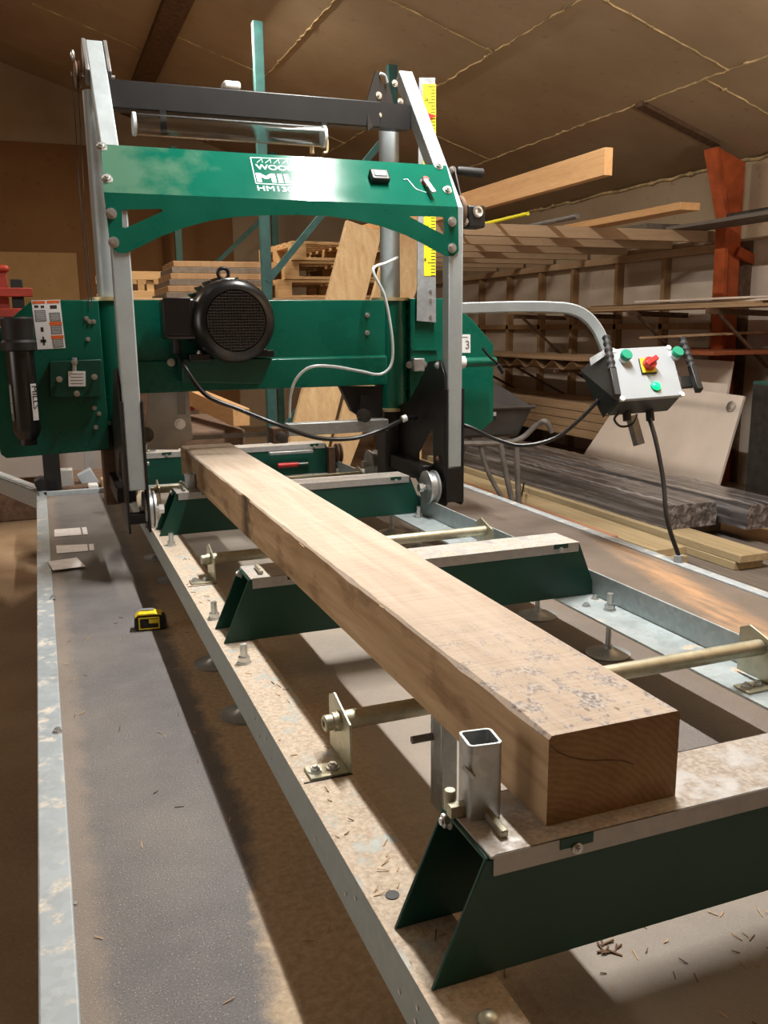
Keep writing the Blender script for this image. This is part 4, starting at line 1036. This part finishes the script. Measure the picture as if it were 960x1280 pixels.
# logo
def lg_line(*pts, r=.0013):
    mb = MB()
    P_ = [onS(x, y, .0006) for x, y in pts]
    for a, b in zip(P_, P_[1:]): mb.bar(a, b, r*2, .0008, SN)
    return mb
lo = lg_line((313, 197), (409, 201), (416, 234.6), (320, 229.4), (313, 197)).build('logo_frame', 'print_white', fp)
def txt(s, x, y, size, x_end, bold, nm='lettering'):
    p = onS(x, y); q = onS(x_end, y+(x_end-x)*.055); W = (q-p).length
    t = text(nm, s, 'print_white', fp, p, u, SD, size, 1, bold)
    L0 = origin_of(fp); xs = [v.co.x for v in t.data.vertices]; w0 = max(xs)-min(xs); mn = min(xs)
    for v in t.data.vertices: v.co.x = (p.x-L0.x)+(v.co.x-mn)*W/w0
    return t
txt('WOODLAND', 320.5, 211.6, .030, 407, .0007); txt('MILLS', 322, 227.4, .050, 404, .0032); txt('HM130MAX', 322.5, 238.2, .029, 400, .0005)
mb = MB()
for i in range(8):
    x = 321+i*10.5; 
    a, b, c2 = onS(x, 203.6+i*.5, .0006), onS(x+6, 198.6+i*.5, .0006), onS(x+7, 203.6+i*.5, .0006)
    mb.bar(a, b, .0013, .0008, SN); mb.bar(b, c2, .0013, .0008, SN)
mb.build('logo_teeth', 'print_white', fp)

# rear masts
YM = 3.20
for X in (.240, 1.262):
    MB().cyl((X, YM, .30), (X, YM, 1.52), .037, seg=32).build('mast', 'zinc_leg', sm)
    gt = MB().cyl((X, YM, .462), (X, YM, .862), .063, seg=32).build('guide_tube', 'green', sm)
    for z in (.862, .450): MB().cyl((X, YM, z), (X, YM, z+.012), .072, seg=32).build('collar', 'brass', gt)
# thin strip of brace beside left mast
# top crossbar
TB = MB().box(.272, 1.165, 3.03, 3.09, 1.438, 1.522).build('top_bar', 'black', sm, bevel=.004)
mb = MB(); pa = [PY(*q, 3.02) for q in ((457, 100), (470, 99), (474, 86), (480, 88), (483, 99), (487, 101), (497, 92), (501, 105), (511, 131), (457, 163))]
mb2 = [PY(x, y, Y) for x, y, Y in ((458, 125, 3.04), (475, 85, 3.03), (480, 90, 3.03), (486, 103, 3.02), (499, 94, 3.0), (510, 131, 2.99), (456, 165, 3.04))]
A_ = mb2[0]; nrm = Vector((.25, -1, .1)).normalized()
mb.prism([p-nrm*((p-A_).dot(nrm)) for p in mb2], nrm*.006); gs = mb.build('gusset_plate', 'black', sm)
for x, y in ((472, 120), (472, 145), (492, 105), (499, 128)):
    p = PP(x, y, A_, nrm)+nrm*.006; MB().hexbolt(p, nrm, .009, .006).build('bolt', 'bolt', gs)
mb = MB(); mb.tube([PY(475, 92, 3.05), PY(481, 95, 3.05), PY(484, 104, 3.05)], .006, 8); mb.build('lifting_clip', 'zinc', gs)
MB().box(1.165, 1.28, 3.035, 3.085, 1.44, 1.52).build('bar_end', 'black', TB)
# cap bits on the bar
mb = MB(); p = PY(280, 107, 3.06); p.z = 1.522; mb.box(p.x-.006, p.x+.050, 3.03, 3.09, 1.5225, 1.548); mb.build('tank_cap', 'white_plastic', sm, bevel=.008)
# clear tank below the bar
ca = Vector((.335, 3.00, 1.372)); cb_ = PY(404, 171, 3.0)
ca = PY(168, 155, 3.0); cb_.z = ca.z
mb = MB(); mb.lathe(ca, (1, 0, 0), [(0, .033), (cb_.x-ca.x, .033), (cb_.x-ca.x, .030), (0, .030)], 32, closed=True)
tkn = mb.build('clear_tank', 'clear', sm)
for x in (ca.x-.006, cb_.x-.004): MB().cyl((x, ca.y, ca.z), (x+.010, ca.y, ca.z), .035, seg=32).build('tank_end', 'hose', tkn)
mb = MB(); mb.cyl((cb_.x-.04, ca.y, ca.z-.034), (cb_.x-.04, ca.y, ca.z-.055), .008, seg=12); mb.tube([(cb_.x+.006, 3.0, ca.z), (cb_.x+.014, 3.0, ca.z-.01), (cb_.x+.012, 3.0, ca.z-.045), (cb_.x-.004, 3.0, ca.z-.05)], .004, 8); mb.build('tap', 'brass', tkn)
for x in (.42, .95): MB().box(x, x+.02, 3.025, 3.032, ca.z-.02, 1.44).build('tank_strap', 'black', tkn)

# pulley bits and lift cable at the left top
mb = MB(); c = PX(100, 100, .20)
T_ = Vector((0, YL, ZB))+SD*.60

for xx in (.2075, .2725):
    a_, b_ = Vector((xx, YL-.004, ZB))+SD*.52, Vector((xx, YL-.004, ZB))+SD*.668
    mb.prism([a_, b_, b_-SN*.058, a_-SN*.058], (.012, 0, 0))
mb.build('pulley_bracket', 'grey_tube', sm, bevel=.002)
mb = MB(); mb.lathe((.178, T_.y+.02, T_.z-.06), (1, 0, 0), [(0, .03), (.004, .042), (.010, .034), (.016, .042), (.020, .03)], 24); mb.build('cable_pulley', 'rust', sm)
MB().cyl((.168, T_.y+.02, T_.z-.06), (.300, T_.y+.02, T_.z-.06), .006, seg=12).build('pulley_axle', 'bolt', sm)
MB().sphere((.178, T_.y+.02, T_.z-.006), .014, 12, (.5, 1, 1.2)).build('cable_end', 'bolt', sm)
tp0 = Vector((.246, YL, ZB))+SD*.664-SN*.02
MB().hexbolt(tp0, SD, .008, .006).build('bolt', 'bolt', sm)
MB().tube([(.172, T_.y, T_.z-.06), (.165, 3.09, 1.2), (.168, 3.08, .84)], .0016, 6, smooth=False).build('lift_cable', 'dark_steel', sm)
MB().tube([(.188, T_.y+.03, T_.z-.06), (.180, 3.12, 1.2), (.176, 3.09, .84)], .0016, 6, smooth=False).build('lift_cable', 'dark_steel', sm)

# saw head housing
YH = 3.135
ZH0, ZH1 = .535, .864
mb = MB(); mb.box(.27, 1.215, YH, YH+.16, ZH0+.125, ZH1); hd = mb.build('head_housing', 'green', sm, bevel=.003)
def hz(x, y, Y=YH): return PY(x, y, Y).z
mb = MB(); zs = PY(380, 448, YH).z; zb_ = PY(380, 484, YH).z
mb.prism([(.27, YH+.05, zs+.02), (.27, YH-.018, zs), (.27, YH-.022, zb_), (.27, YH+.12, zb_)], (.945, 0, 0)); mb.build('lower_fairing', 'green', hd, bevel=.003)
MB().hexbolt(PY(214, 453, YH-.022), (0, -1, 0), .010, .006).build('bolt', 'bolt', hd)
for x, y in ((459, 394), (459, 416)): MB().hexbolt(PY(x, y, YH), (0, -1, 0), .007, .004).build('bolt', 'bolt', hd)
# right wheel cover
pr = [PY(x, y, YH+.0) for x, y in ((513, 373), (558, 373), (590, 399), (617, 431), (617, 525), (602, 540), (513, 520))]
mb = MB(); mb.prism(pr, (0, .13, 0)); rc = mb.build('wheel_cover', 'green', sm, bevel=.003)
MB().prism([PY(x, y, YH-.001) for x, y in ((513, 435), (546, 435), (546, 438), (513, 438))], (0, -.008, 0)).build('cover_lip', 'green', rc)
lab = [PY(x, y, YH-.001) for x, y in ((560, 418), (588, 418), (588, 441), (560, 441))]
MB().prism(lab, (0, .001, 0)).build('paper_label', 'label_white', rc)
text('lettering', 'e 3', 'label_grey', rc, PY(571, 436, YH-.0015), (1, 0, 0), (0, 0, 1), .045)
MB().prism([PY(x, y, YH-.0016) for x, y in ((566, 421), (585, 421), (585, 422), (566, 422))], (0, .0005, 0)).build('label_line', 'label_grey', rc)
# left wheel cover
YC = 3.10
pl = [PY(x, y, YC) for x, y in ((40, 375), (123, 375), (138, 562), (8, 573), (1, 568), (-1, 560), (-10, 418))]
mb = MB(); mb.prism(pl, (0, .17, 0)); lc = mb.build('wheel_cover', 'green', sm, bevel=.003)
for x, y in ((108, 398), (112, 402), (110, 424), (118, 510), (120, 534), (117, 402), (124, 517)):
    MB().hexbolt(PY(x, y, YC), (0, -1, 0), .0055, .004).build('bolt', 'bolt', lc)
# warning label
def onC(x, y, d=.001): return PY(x, y, YC-d)
wl = MB().prism([onC(*q) for q in ((39, 375.5), (75, 374.5), (82, 435), (47, 437))], (0, .0009, 0)).build('warning_label', 'label_white', lc)
TLc, TRc, BRc, BLc = [onC(*q, .0013) for q in ((39, 375.5), (75, 374.5), (82, 435), (47, 437))]
def lp(s, t): return (TLc.lerp(TRc, s)).lerp(BLc.lerp(BRc, s), t)
def lrect(mb, s0, s1, t0, t1): mb.prism([lp(s0, t0), lp(s1, t0), lp(s1, t1), lp(s0, t1)], (0, -.0003, 0))
mb = MB()
for r in ((.03, .47, .015, .07), (.53, .97, .015, .07), (.53, .97, .45, .52), (.53, .97, .73, .80)): lrect(mb, *r)
mb.build('label_header', 'label_orange', wl)
mb = MB()
for r in ((.06, .44, .2, .43), (.56, .94, .26, .44), (.56, .94, .53, .70), (.56, .94, .81, .98)): lrect(mb, *r)
mb.build('label_text_block', 'label_grey', wl)
mb = MB()
for r in ((.08, .22, .10, .15), (.3, .42, .11, .16), (.62, .86, .11, .18), (.2, .3, .55, .64), (.12, .36, .58, .60), (.14, .34, .80, .86), (.22, .28, .74, .92), (.12, .18, .76, .82)): lrect(mb, *r)
mb.bm.free()
for r in ((.08, .22, .10, .15), (.3, .42, .11, .16), (.62, .86, .11, .18), (.2, .3, .55, .64), (.14, .34, .80, .86), (.22, .28, .74, .92)):
    mb = MB(); lrect(mb, *r); mb.build('pictogram', 'label_black', wl)
mb = MB()
for (s0, s1, t0, t1, nn_) in ((.09, .41, .22, .42, 7), (.59, .91, .28, .43, 5), (.59, .91, .54, .69, 5), (.59, .91, .82, .97, 5)):
    for i in range(nn_):
        t = t0+(t1-t0)*(i+.3)/nn_; mb.prism([lp(s0, t)+Vector((0, -.0004, 0)), lp(s1, t)+Vector((0, -.0004, 0)), lp(s1, t+.008)+Vector((0, -.0004, 0)), lp(s0, t+.008)+Vector((0, -.0004, 0))], (0, -.0002, 0))
mb.build('label_lines', 'label_white', wl)
# document tube
dt0 = PY(33, 548, YC-.05); dt1 = PY(24, 412, YC-.05); x = (dt0.x+dt1.x)/2
mb = MB(); mb.lathe((x, YC-.055, dt0.z), (0, 0, 1), [(0, .030), (.02, .040), (.03, .042), (.285, .042)], 28); dt = mb.build('document_tube', 'black_gloss', lc)
mb = MB(); mb.lathe((x, YC-.055, dt0.z+.275), (0, 0, 1), [(0, .044), (.004, .053), (.028, .053), (.036, .047), (.10, .049), (.106, .045)], 28); mb.build('tube_cap', 'black_rubber', dt)
zb2 = dt0.z+.06
for dx, w, s, sz in ((.030, .022, 'MILLS', .030), (-.036, .013, 'WOODLAND', .014)):
    c = Vector((x+dx, YC-.055-math.sqrt(max(.0001, .0425**2-dx**2))-.002, zb2))
    a_ = math.asin(max(-1, min(1, dx/.0425))); uu = Vector((math.cos(a_), math.sin(a_), 0))
    mb = MB(); mb.prism([c-uu*w/2, c+uu*w/2, c+uu*w/2+Vector((0, 0, .115)), c-uu*w/2+Vector((0, 0, .115))], Vector((uu.y, -uu.x, 0))*.001)
    mb.build('tube_sticker', 'label_white' if s == 'MILLS' else 'label_grey', dt)
    nout = Vector((uu.y, -uu.x, 0))
    # lettering reads downwards
    t = text('lettering', s, 'label_black' if s == 'MILLS' else 'label_white', dt, c+nout*.0015+Vector((0, 0, .110))-uu*w*.33, (0, 0, -1), uu, sz)
MB().cyl((x, YC-.055, dt0.z-.02), (x, YC-.055, dt0.z+.002), .028, seg=20).build('tube_base', 'black', dt)
# tension box
mb = MB(); q = [PY(a, b, YC-.03) for a, b in ((62, 452), (127, 449), (127, 497), (62, 497))]
mb.prism(q, (0, .03, 0)); tb = mb.build('tension_box', 'bunk', lc, bevel=.003)
mb = MB(); mb.prism([PY(a, b, YC-.034) for a, b in ((85, 464), (107, 464), (107, 483), (86, 483))], (0, .004, 0)); mb.build('printed_tag', 'label_white', tb)
mb = MB()
for i in range(4): mb.prism([PY(a, b, YC-.0345) for a, b in ((88, 467+i*4), (104, 467+i*4), (104, 468+i*4), (88, 468+i*4))], (0, .0004, 0))
mb.build('tag_lines', 'label_grey', tb)
for a, b in ((93, 453), (74, 474), (118, 471), (96, 492)):
    MB().hexbolt(PY(a, b, YC-.03), (0, -1, 0), .0072, .012).build('adjusting_bolt', 'bolt', tb)
MB().cyl(PY(93, 447, YC-.025), PY(93, 464, YC-.025), .008, seg=12).build('threaded_rod', 'zinc', tb)
# post at the far end of the trailer, seen below the left cover
p = PY(66, 600, 4.46)
ps = MB().box(p.x-.038, p.x+.038, 4.44, 4.50, FL, .52).build('winch_post', 'black', tr_, bevel=.003)
MB().prism([PY(a_, b_, 4.44) for a_, b_ in ((42, 603), (50, 598), (70, 600), (78, 616), (48, 617))], (0, .10, 0)).build('winch_foot', 'black', ps, bevel=.004)

# motor
mc = PY(295.5, 401, 2.93)
mo = MB()
R = .139
mo.lathe((mc.x, 2.93, mc.z), (0, 1, 0), [(0.008, .096), (0, .100), (.003, .112), (.014, .128), (.032, .136), (.06, R), (.10, R), (.104, .131), (.26, .130), (.26, .05)], 48)
motor = mo.build('motor', 'black_gloss', sm)
mb = MB(); mb.cyl((mc.x, 2.934, mc.z), (mc.x, 2.938, mc.z), .097, seg=40); mb.build('fan_recess', 'black', motor)
mb = MB()
for i in range(-10, 11):
    h = i*.0092; w = math.sqrt(max(0, .0955**2-h*h))
    if w > .01: mb.box(mc.x-w, mc.x+w, 2.927, 2.934, mc.z+h-.0022, mc.z+h+.0022)
for i in range(-9, 10):
    h = i*.0103; w = math.sqrt(max(0, .0955**2-h*h))
    if w > .01: mb.box(mc.x+h-.0016, mc.x+h+.0016, 2.929, 2.934, mc.z-w, mc.z+w)
mb.build('fan_grille', 'grille', motor)
mb = MB()
for k in range(28):
    a = 2*PI*k/28; d = Vector((math.cos(a), 0, math.sin(a))); c = Vector((mc.x, 3.09, mc.z))+d*.140
    mb.bar(c+Vector((0, -.06, 0)), c+Vector((0, .08, 0)), .004, .014, d)
mb.build('cooling_fins', 'black', motor)
tp_ = PY(222, 403, 3.0)
mb = MB(); mb.box(tp_.x-.046, tp_.x+.055, 2.965, 3.09, tp_.z-.055, tp_.z+.075); tb2 = mb.build('terminal_box', 'black_gloss', motor, bevel=.008)
MB().box(tp_.x-.049, tp_.x+.04, 2.96, 2.966, tp_.z-.04, tp_.z+.078).build('terminal_lid', 'black', tb2, bevel=.003)
MB().cyl((tp_.x-.005, 3.02, tp_.z-.055), (tp_.x-.005, 3.02, tp_.z-.10), .014, seg=14).build('cable_gland', 'black_rubber', tb2)
c = PY(279, 342, 3.05); mb = MB()
mb.tube([(c.x+.018*math.cos(a*PI/8), 3.05, c.z+.018*math.sin(a*PI/8)) for a in range(17)], .006, 8, smooth=False); mb.cyl((c.x, 3.05, c.z-.045), (c.x, 3.05, c.z-.018), .010, seg=12); mb.build('lifting_eye', 'black_gloss', motor)
mb = MB(); q = [PY(a, b, 3.0) for a, b in ((228, 448), (341, 448), (327, 480), (228, 478))]
mb.prism(q, (0, .11, 0)); mb.build('motor_tray', 'bunk', sm, bevel=.004)
for a, b in ((250, 447), (330, 442)):
    p = PY(a, b, 2.99); MB().box(p.x-.035, p.x+.035, 2.985, 3.09, p.z-.012, p.z+.012).build('motor_foot', 'black', motor, bevel=.003)
    MB().hexbolt((p.x, 3.0, p.z+.012), (0, 0, 1), .008, .006).build('bolt', 'bolt', motor)

# ruler on the right
YR = 3.115
zr = zinc('ruler_backing', (.36, .39, .42), .45, metal=.4)
ru = MB().prism([PY(a, b, YR) for a, b in ((524, 97), (544, 97), (545, 403), (521, 401))], (0, .004, 0)).build('ruler', zr, sm)
ys = MB().prism([PY(a, b, YR-.001) for a, b in ((528.5, 105), (545, 105), (544.5, 345), (530, 345))], (0, .0008, 0)).build('scale_strip', 'yellow', ru)
mb = MB()
for i in range(60):
    y = 108+i*4; l = 9 if i % 5 == 0 else 5
    mb.prism([PY(a, b, YR-.0014) for a, b in ((544-l, y), (544, y), (544, y+.9), (544-l, y+.9))], (0, .0003, 0))
mb.build('tick_marks', 'label_black', ys)
for k in range(11):
    text('lettering', str(26-k*2), 'label_black', ys, PY(530.2, 126+k*20, YR-.0014), (1, 0, 0), (0, 0, 1), .017)
mb = MB(); mb.prism([PY(a, b, YR-.004) for a, b in ((534, 150), (534, 141), (546, 145))], (0, -.003, 0)); mb.build('pointer', 'red', ru)
for y in (364, 375, 396): MB().cyl(PY(538, y, YR), PY(538, y, YR-.003), .006, seg=14).build('rivet', 'bolt', ru)
# small zinc hinge block
mb = MB(); q = PY(523, 456, YH-.02); mb.box(q.x-.022, q.x+.022, YH-.03, YH, q.z-.024, q.z+.024); hb = mb.build('hinge_block', 'zinc', rc, bevel=.003)
mb = MB()
for dx in (-.03, .03): mb.hexbolt((q.x+dx, YH-.001, q.z), (0, -1, 0), .010, .008)
mb.build('hinge_bolts', 'bolt', hb)
# tension handle on the right
MB().cyl(PY(572, 453, 3.05), PY(580, 453, 3.05), .024, seg=18).build('tension_collar', 'white_plastic', sm)
hh = MB().cyl(PY(580, 453, 3.05), PY(619, 452, 3.05), .018, seg=18).build('tension_tube', 'green', sm)
MB().tube([PY(603, 435, 3.0), PY(612, 446, 3.0), PY(622, 455, 3.0), PY(628, 466, 3.0)], .005, 8).build('tension_lever', 'black', hh)
MB().cyl(PY(623, 456, 2.98), PY(629, 466, 2.98), .008, seg=12).build('lever_grip', 'black_rubber', hh)
# crank
cx = 1.335
mb = MB(); a = PX(567, 213, 1.345); b = PX(577, 258, 1.345)
ck = MB().bar(a, b, .022, .006, (1, 0, 0)).build('crank_arm', 'dark_steel', sm, bevel=.002)
a2 = a+Vector((.012, 0, 0)); e = PY(604, 218, a.y)
MB().lathe(a2, (1, 0, -.04), [(0, .012), (.008, .0145), (e.x-a2.x-.004, .0155), (e.x-a2.x, .010)], 18).build('crank_grip', 'black_rubber', ck)
MB().hexbolt(a+Vector((-.004, 0, 0)), (0, -1, 0), .010, .007).build('bolt', 'bolt', ck)
bx = PX(577, 262, 1.345)
MB().lathe((1.332, bx.y+.01, bx.z-.01), (1, 0, 0), [(0, .052), (.004, .055), (.012, .055), (.014, .05)], 28).build('crank_disc', 'rust', sm)
q = PY(593, 270, bx.y-.02)
gb = MB().box(q.x-.030, q.x+.034, bx.y-.035, bx.y+.03, q.z-.038, q.z+.032).build('winch_box', 'black', sm, bevel=.006)
MB().lathe((q.x+.004, bx.y-.0352, q.z+.012), (0, -1, 0), [(0, .018), (.004, .018), (.005, .012), (.002, .007)], 20).build('winch_bolt', 'bolt', gb)
MB().hexbolt((q.x-.034, bx.y-.02, q.z-.02), (0, -1, 0), .011, .009).build('bolt', 'bolt', gb)

# blade guide bar, blade, guards below the head
p = PY(430, 533, 3.10); a = PY(357, 533, 3.10); b = PY(500, 529, 3.10)
gbar = MB().box(a.x, 1.20, 3.07, 3.12, p.z-.022, p.z+.022).build('guide_bar', 'zinc', sm, bevel=.003)
MB().box(a.x-.06, a.x-.002, 3.06, 3.12, p.z-.045, p.z+.012).build('guide_block', 'rust', gbar, bevel=.004)
mb = MB(); mb.lathe((a.x-.03, 3.05, p.z-.02), (0, -1, 0), [(0, .02), (.012, .02), (.016, .012)], 18); mb.build('guide_roller', 'dark_steel', gbar)
MB().prism([PY(a_, b_, 3.13) for a_, b_ in ((425, 483), (478, 483), (478, 522), (452, 522), (440, 514))], (0, .03, 0)).build('guard_gusset', 'black', sm)
c = PY(457, 520, 3.06); rl = MB().lathe((c.x, 3.06, c.z), (0, 1, 0), [(0, .014), (.002, .024), (.035, .024), (.035, .01)], 22).build('guide_roller', 'dark_steel', sm)
MB().bar((c.x, 3.10, c.z), (c.x+.01, 3.10, c.z+.07), .03, .012, (0, 1, 0)).build('roller_arm', 'black', rl)
MB().box(.30, 1.19, 3.185, 3.187, PY(300, 543, 3.18).z-.012, PY(300, 543, 3.18).z+.004).build('saw_blade', 'grey_tube', sm)
gp = MB().prism([PY(a_, b_, 3.15) for a_, b_ in ((186, 490), (236, 490), (241, 548), (222, 562), (184, 562), (183, 530))], (0, .01, 0)).build('sawdust_guard', 'grey_panel', sm)
MB().prism([PY(a_, b_, 3.148) for a_, b_ in ((222, 490), (232, 490), (232, 518), (222, 518))], (0, -.003, 0)).build('guard_rib', 'grey_tube', gp)
MB().hexbolt(PY(225, 530, 3.15), (0, -1, 0), .014, .008).build('bolt', 'bolt', gp)
MB().lathe(PY(182, 543, 3.12), (0, -1, 0), [(0, .026), (.02, .026), (.024, .014), (.026, .014)], 22).build('idler_roller', 'dark_steel', sm)
# lower mast sockets
for X in (.222, 1.262): MB().box(X-.045, X+.045, YM-.045, YM+.045, .17, .45).build('mast_socket', 'dark_steel' if X > 1 else 'rust', sm, bevel=.004)
for X in (.222, 1.262): MB().box(X-.03, X+.03, 2.83, 3.16, .235, .285).build('bottom_tube', 'black', sm, bevel=.004)

# cables and hose
MB().tube([(tp_.x-.005, 3.02, tp_.z-.10), PY(233, 462, 2.95), PY(258, 494, 2.92), PY(300, 512, 2.90), PY(345, 530, 2.86), PY(395, 547, 2.86), PY(440, 548, 2.86), PY(475, 538, 2.86), PY(505, 524, 2.9), PY(520, 522, 2.95)], .0075, 10).build('motor_cable', 'cable', sm)
MB().cyl(PY(503, 524, 2.88), PY(508, 522, 2.88), .012, seg=14).build('cable_clip', 'white_plastic', sm)
MB().tube([PY(497, 322, 3.14), PY(482, 329, 3.10), PY(468, 334, 3.06), PY(468, 344, 3.05), PY(480, 368, 3.05), PY(487, 400, 3.05), PY(491, 435, 3.05), PY(488, 458, 3.05), PY(474, 468, 3.05), PY(450, 464, 3.04), PY(415, 458, 3.02), PY(388, 459, 3.02), PY(371, 473, 3.03), PY(363, 495, 3.04), PY(362, 522, 3.05)], .0055, 10).build('water_hose', 'hose', sm)

# control arm and box
arm = [Vector((1.325, 2.745, .825)), PY(640, 383.5, 2.73), PY(690, 384, 2.69), PY(715, 387, 2.67), PY(733, 396, 2.65), PY(747, 413, 2.63), PY(757, 436, 2.61), PY(764, 462, 2.60)]
h = .0185
MB().tube(arm, .02, flat=[(-h, -h*.8), (-h*.8, -h), (h*.8, -h), (h, -h*.8), (h, h*.8), (h*.8, h), (-h*.8, h), (-h, h*.8)], per=6).build('control_arm', 'zinc_leg', sm)
YB1, YB0 = 2.56, 2.43
TL, TR, BR, BL = PY(763, 436, YB1), PY(838, 432, YB1-.005), PY(861, 490, YB0), PY(776, 500, YB0)
BR = BL + (TR-TL)*1.02
cn = (TR-TL).cross(BL-TL).normalized()
if cn.y > 0: cn = -cn
uu = (TR-TL).normalized(); vv = (TL-BL).normalized()
ctr = (TL+TR+BL+BR)/4
mb = MB(); mb.prism([TL, TR, BR, BL], -cn*.014); box = mb.build('control_box', 'box_grey', sm, bevel=.003)
mb = MB(); sh_ = lambda p: ctr+(p-ctr)*.97-cn*.0145
mb.prism([sh_(p) for p in (TL, TR, BR, BL)], -cn*.085); mb.build('box_back', 'box_shell', box, bevel=.004)
def onB(x, y, d=0): return PP(x, y, ctr, cn)+cn*d
for x, y in ((779, 447), (843, 443)):
    p = onB(x, y+2)
    b_ = MB().cyl(p, p+cn*.012, .019, seg=22).build('button_ring', 'white_plastic', box)
    MB().lathe(p+cn*.012, cn, [(0, .019), (.014, .0205), (.018, .019), (.019, .001)], 22).build('button_cap', 'button_green', b_)
pc = onB(809, 458)
def rect_on(c, w, h_, d0, d1, nm, mt, par, tilt=0, bev=.001):
    U = (uu*math.cos(tilt)+vv*math.sin(tilt)); V = (vv*math.cos(tilt)-uu*math.sin(tilt))
    mb = MB(); mb.prism([c+U*w/2+V*h_/2+cn*d0, c-U*w/2+V*h_/2+cn*d0, c-U*w/2-V*h_/2+cn*d0, c+U*w/2-V*h_/2+cn*d0], cn*(d1-d0)); return mb.build(nm, mt, par, bevel=bev)
sw = rect_on(pc, .060, .064, 0, .006, 'switch_plate', 'black', box)
rect_on(pc, .057, .060, .006, .008, 'switch_face', 'tape_yellow', sw)
p = pc+cn*.008; MB().cyl(p, p+cn*.018, .022, seg=24).build('switch_dial', 'red', sw)
rect_on(pc+cn*.014, .054, .020, .008, .024, 'switch_knob', 'red', sw, .5, .003)
p = onB(819, 484); l_ = MB().cyl(p, p+cn*.006, .0175, seg=22).build('indicator_ring', 'button_green', box)
MB().lathe(p+cn*.006, cn, [(0, .0155), (.006, .014), (.010, .008), (.011, .001)], 20).build('indicator_lens', 'led', l_)
for q in (TL.lerp(ctr, .08), TR.lerp(ctr, .08), BL.lerp(ctr, .05), BR.lerp(ctr, .05)):
    MB().cyl(q-cn*.004, q+cn*.003, .0095, seg=16).build('corner_screw', 'white_plastic', box)
# bracket behind left side
br = MB(); sl = BL-uu*.012; st = TL-uu*.012
br.prism([st-vv*.0, sl, sl-cn*.10, st-cn*.115-uu*.045, ], -uu*.004); brk = br.build('box_bracket', 'black', box)
MB().prism([st+vv*.004, st-uu*.045-cn*.05, st-uu*.045-cn*.05-vv*.03, st-vv*.02], cn*.002).build('bracket_lip', 'zinc', box)
# grips
def grip(p0, p1, p2, par):
    d = (p1-p0); n_ = 34; mb = MB(); pf_ = []
    for i in range(n_+1):
        t = i/n_*d.length; r = .0125+.0018*math.cos(i/n_*2*PI*5.0); pf_.append((t, r))
    mb.lathe(p0, d, [(0, .004)]+pf_, 18); g_ = mb.build('hand_grip', 'black_rubber', par)
    MB().bar(p1, p2, .022, .026).build('grip_bar', 'black', g_, bevel=.003)
grip(onB(752, 430, .035), onB(759, 470, .035), onB(766, 503, .03), box)
grip(onB(849, 428, .02), onB(861, 463, .02), onB(870, 493, .02), box)
rect_on(onB(858, 477, -.01), .05, .045, 0, .012, 'grip_mount', 'black', box)
# under the box: stub tube, glands, loop of cable
pb = ctr-vv*((TL-BL).length/2)-cn*.05
s0 = PY(789, 520, 2.5); s1 = PY(799, 556, 2.47)
MB().tube([s0, s1], .02, smooth=False, flat=[(-.014, -.014), (.014, -.014), (.014, .014), (-.014, .014)]).build('stub_tube', 'grey_tube', box)
for x in (783, 812): MB().cyl(PY(x, 512, 2.50), PY(x+1, 526, 2.49), .014, seg=14).build('cable_gland', 'black_rubber', box)
MB().tube([PY(775, 515, 2.49), PY(768, 524, 2.48), PY(776, 533, 2.48), PY(790, 530, 2.48), PY(796, 518, 2.49)], .004, 8).build('cable_loop', 'cable', box)
MB().tube([PX(575, 530, 1.34), PY(592, 536, 2.72), PY(620, 549, 2.68), PY(655, 557, 2.62), PY(695, 547, 2.58), PY(725, 524, 2.55), PY(748, 500, 2.53)], .0068, 10).build('control_cable', 'cable', sm)
g0 = PY(812, 524, 2.47)
MB().tube([g0, PY(820, 552, 2.42), PY(829, 600, 2.36), PY(834, 650, 2.30), Vector((1.89, cg.y, .028))], .0075, 10).build('supply_cable', 'cable', sm)
# thin cord at the plank pile
tag(MB().tube([PZ(655, 604, -.30), PZ(652, 618, -.290), PZ(648, 630, -.290)], .006, 8).build('electric_cord', 'cable', loc=PZ(655, 600, FL+.2)), 'short dark cord lying over the planks by the wheelbarrow leg', 'cord')

# ================================================================== LIGHT
def tube_light(x, y, z, ln, w, power, col=(1, .93, .80), rx=0):
    l = bpy.data.lights.new('ceiling_tube', 'AREA'); l.shape = 'RECTANGLE'; l.size = w; l.size_y = ln; l.energy = power; l.color = col
    o = bpy.data.objects.new('ceiling_tube', l); COL.objects.link(o); o.location = (x, y, z); return o
tube_light(1.36, 2.30, 2.94, 1.4, .07, 112, (1, .965, .91))
tube_light(1.28, 6.6, 2.98, 1.4, .07, 60, (1, .87, .72))  # added tube to light the back of the shed
tube_light(-1.9, 6.5, 2.9, 1.4, .07, 30, (1, .84, .66))  # added weaker tube on the left, for the background
dl = tube_light(-3.85, 1.6, 1.0, 1.6, 1.6, 21, (1, .93, .84)); dl.rotation_euler = (0, -PI/2, 0); dl.data.name = dl.name = 'left_fill_light'  # added side fill for left-facing surfaces; the left wall has no opening
up = tube_light(3.5, .9, .9, 1.2, .6, 100, (1, .87, .72)); up.rotation_euler = (PI, 0, 0); up.data.name = up.name = 'ceiling_fill_light'  # added upward fill to brighten the ceiling, out of view
w = bpy.data.worlds.new('world'); SC.world = w; w.use_nodes = True
bg = w.node_tree.nodes['Background']; bg.inputs[0].default_value = (1, .85, .68, 1); bg.inputs[1].default_value = .025

SC.view_settings.view_transform = 'Standard'; SC.view_settings.look = 'None'
SC.view_settings.gamma = 1; SC.view_settings.use_curve_mapping = False
SC.view_settings.exposure = .6
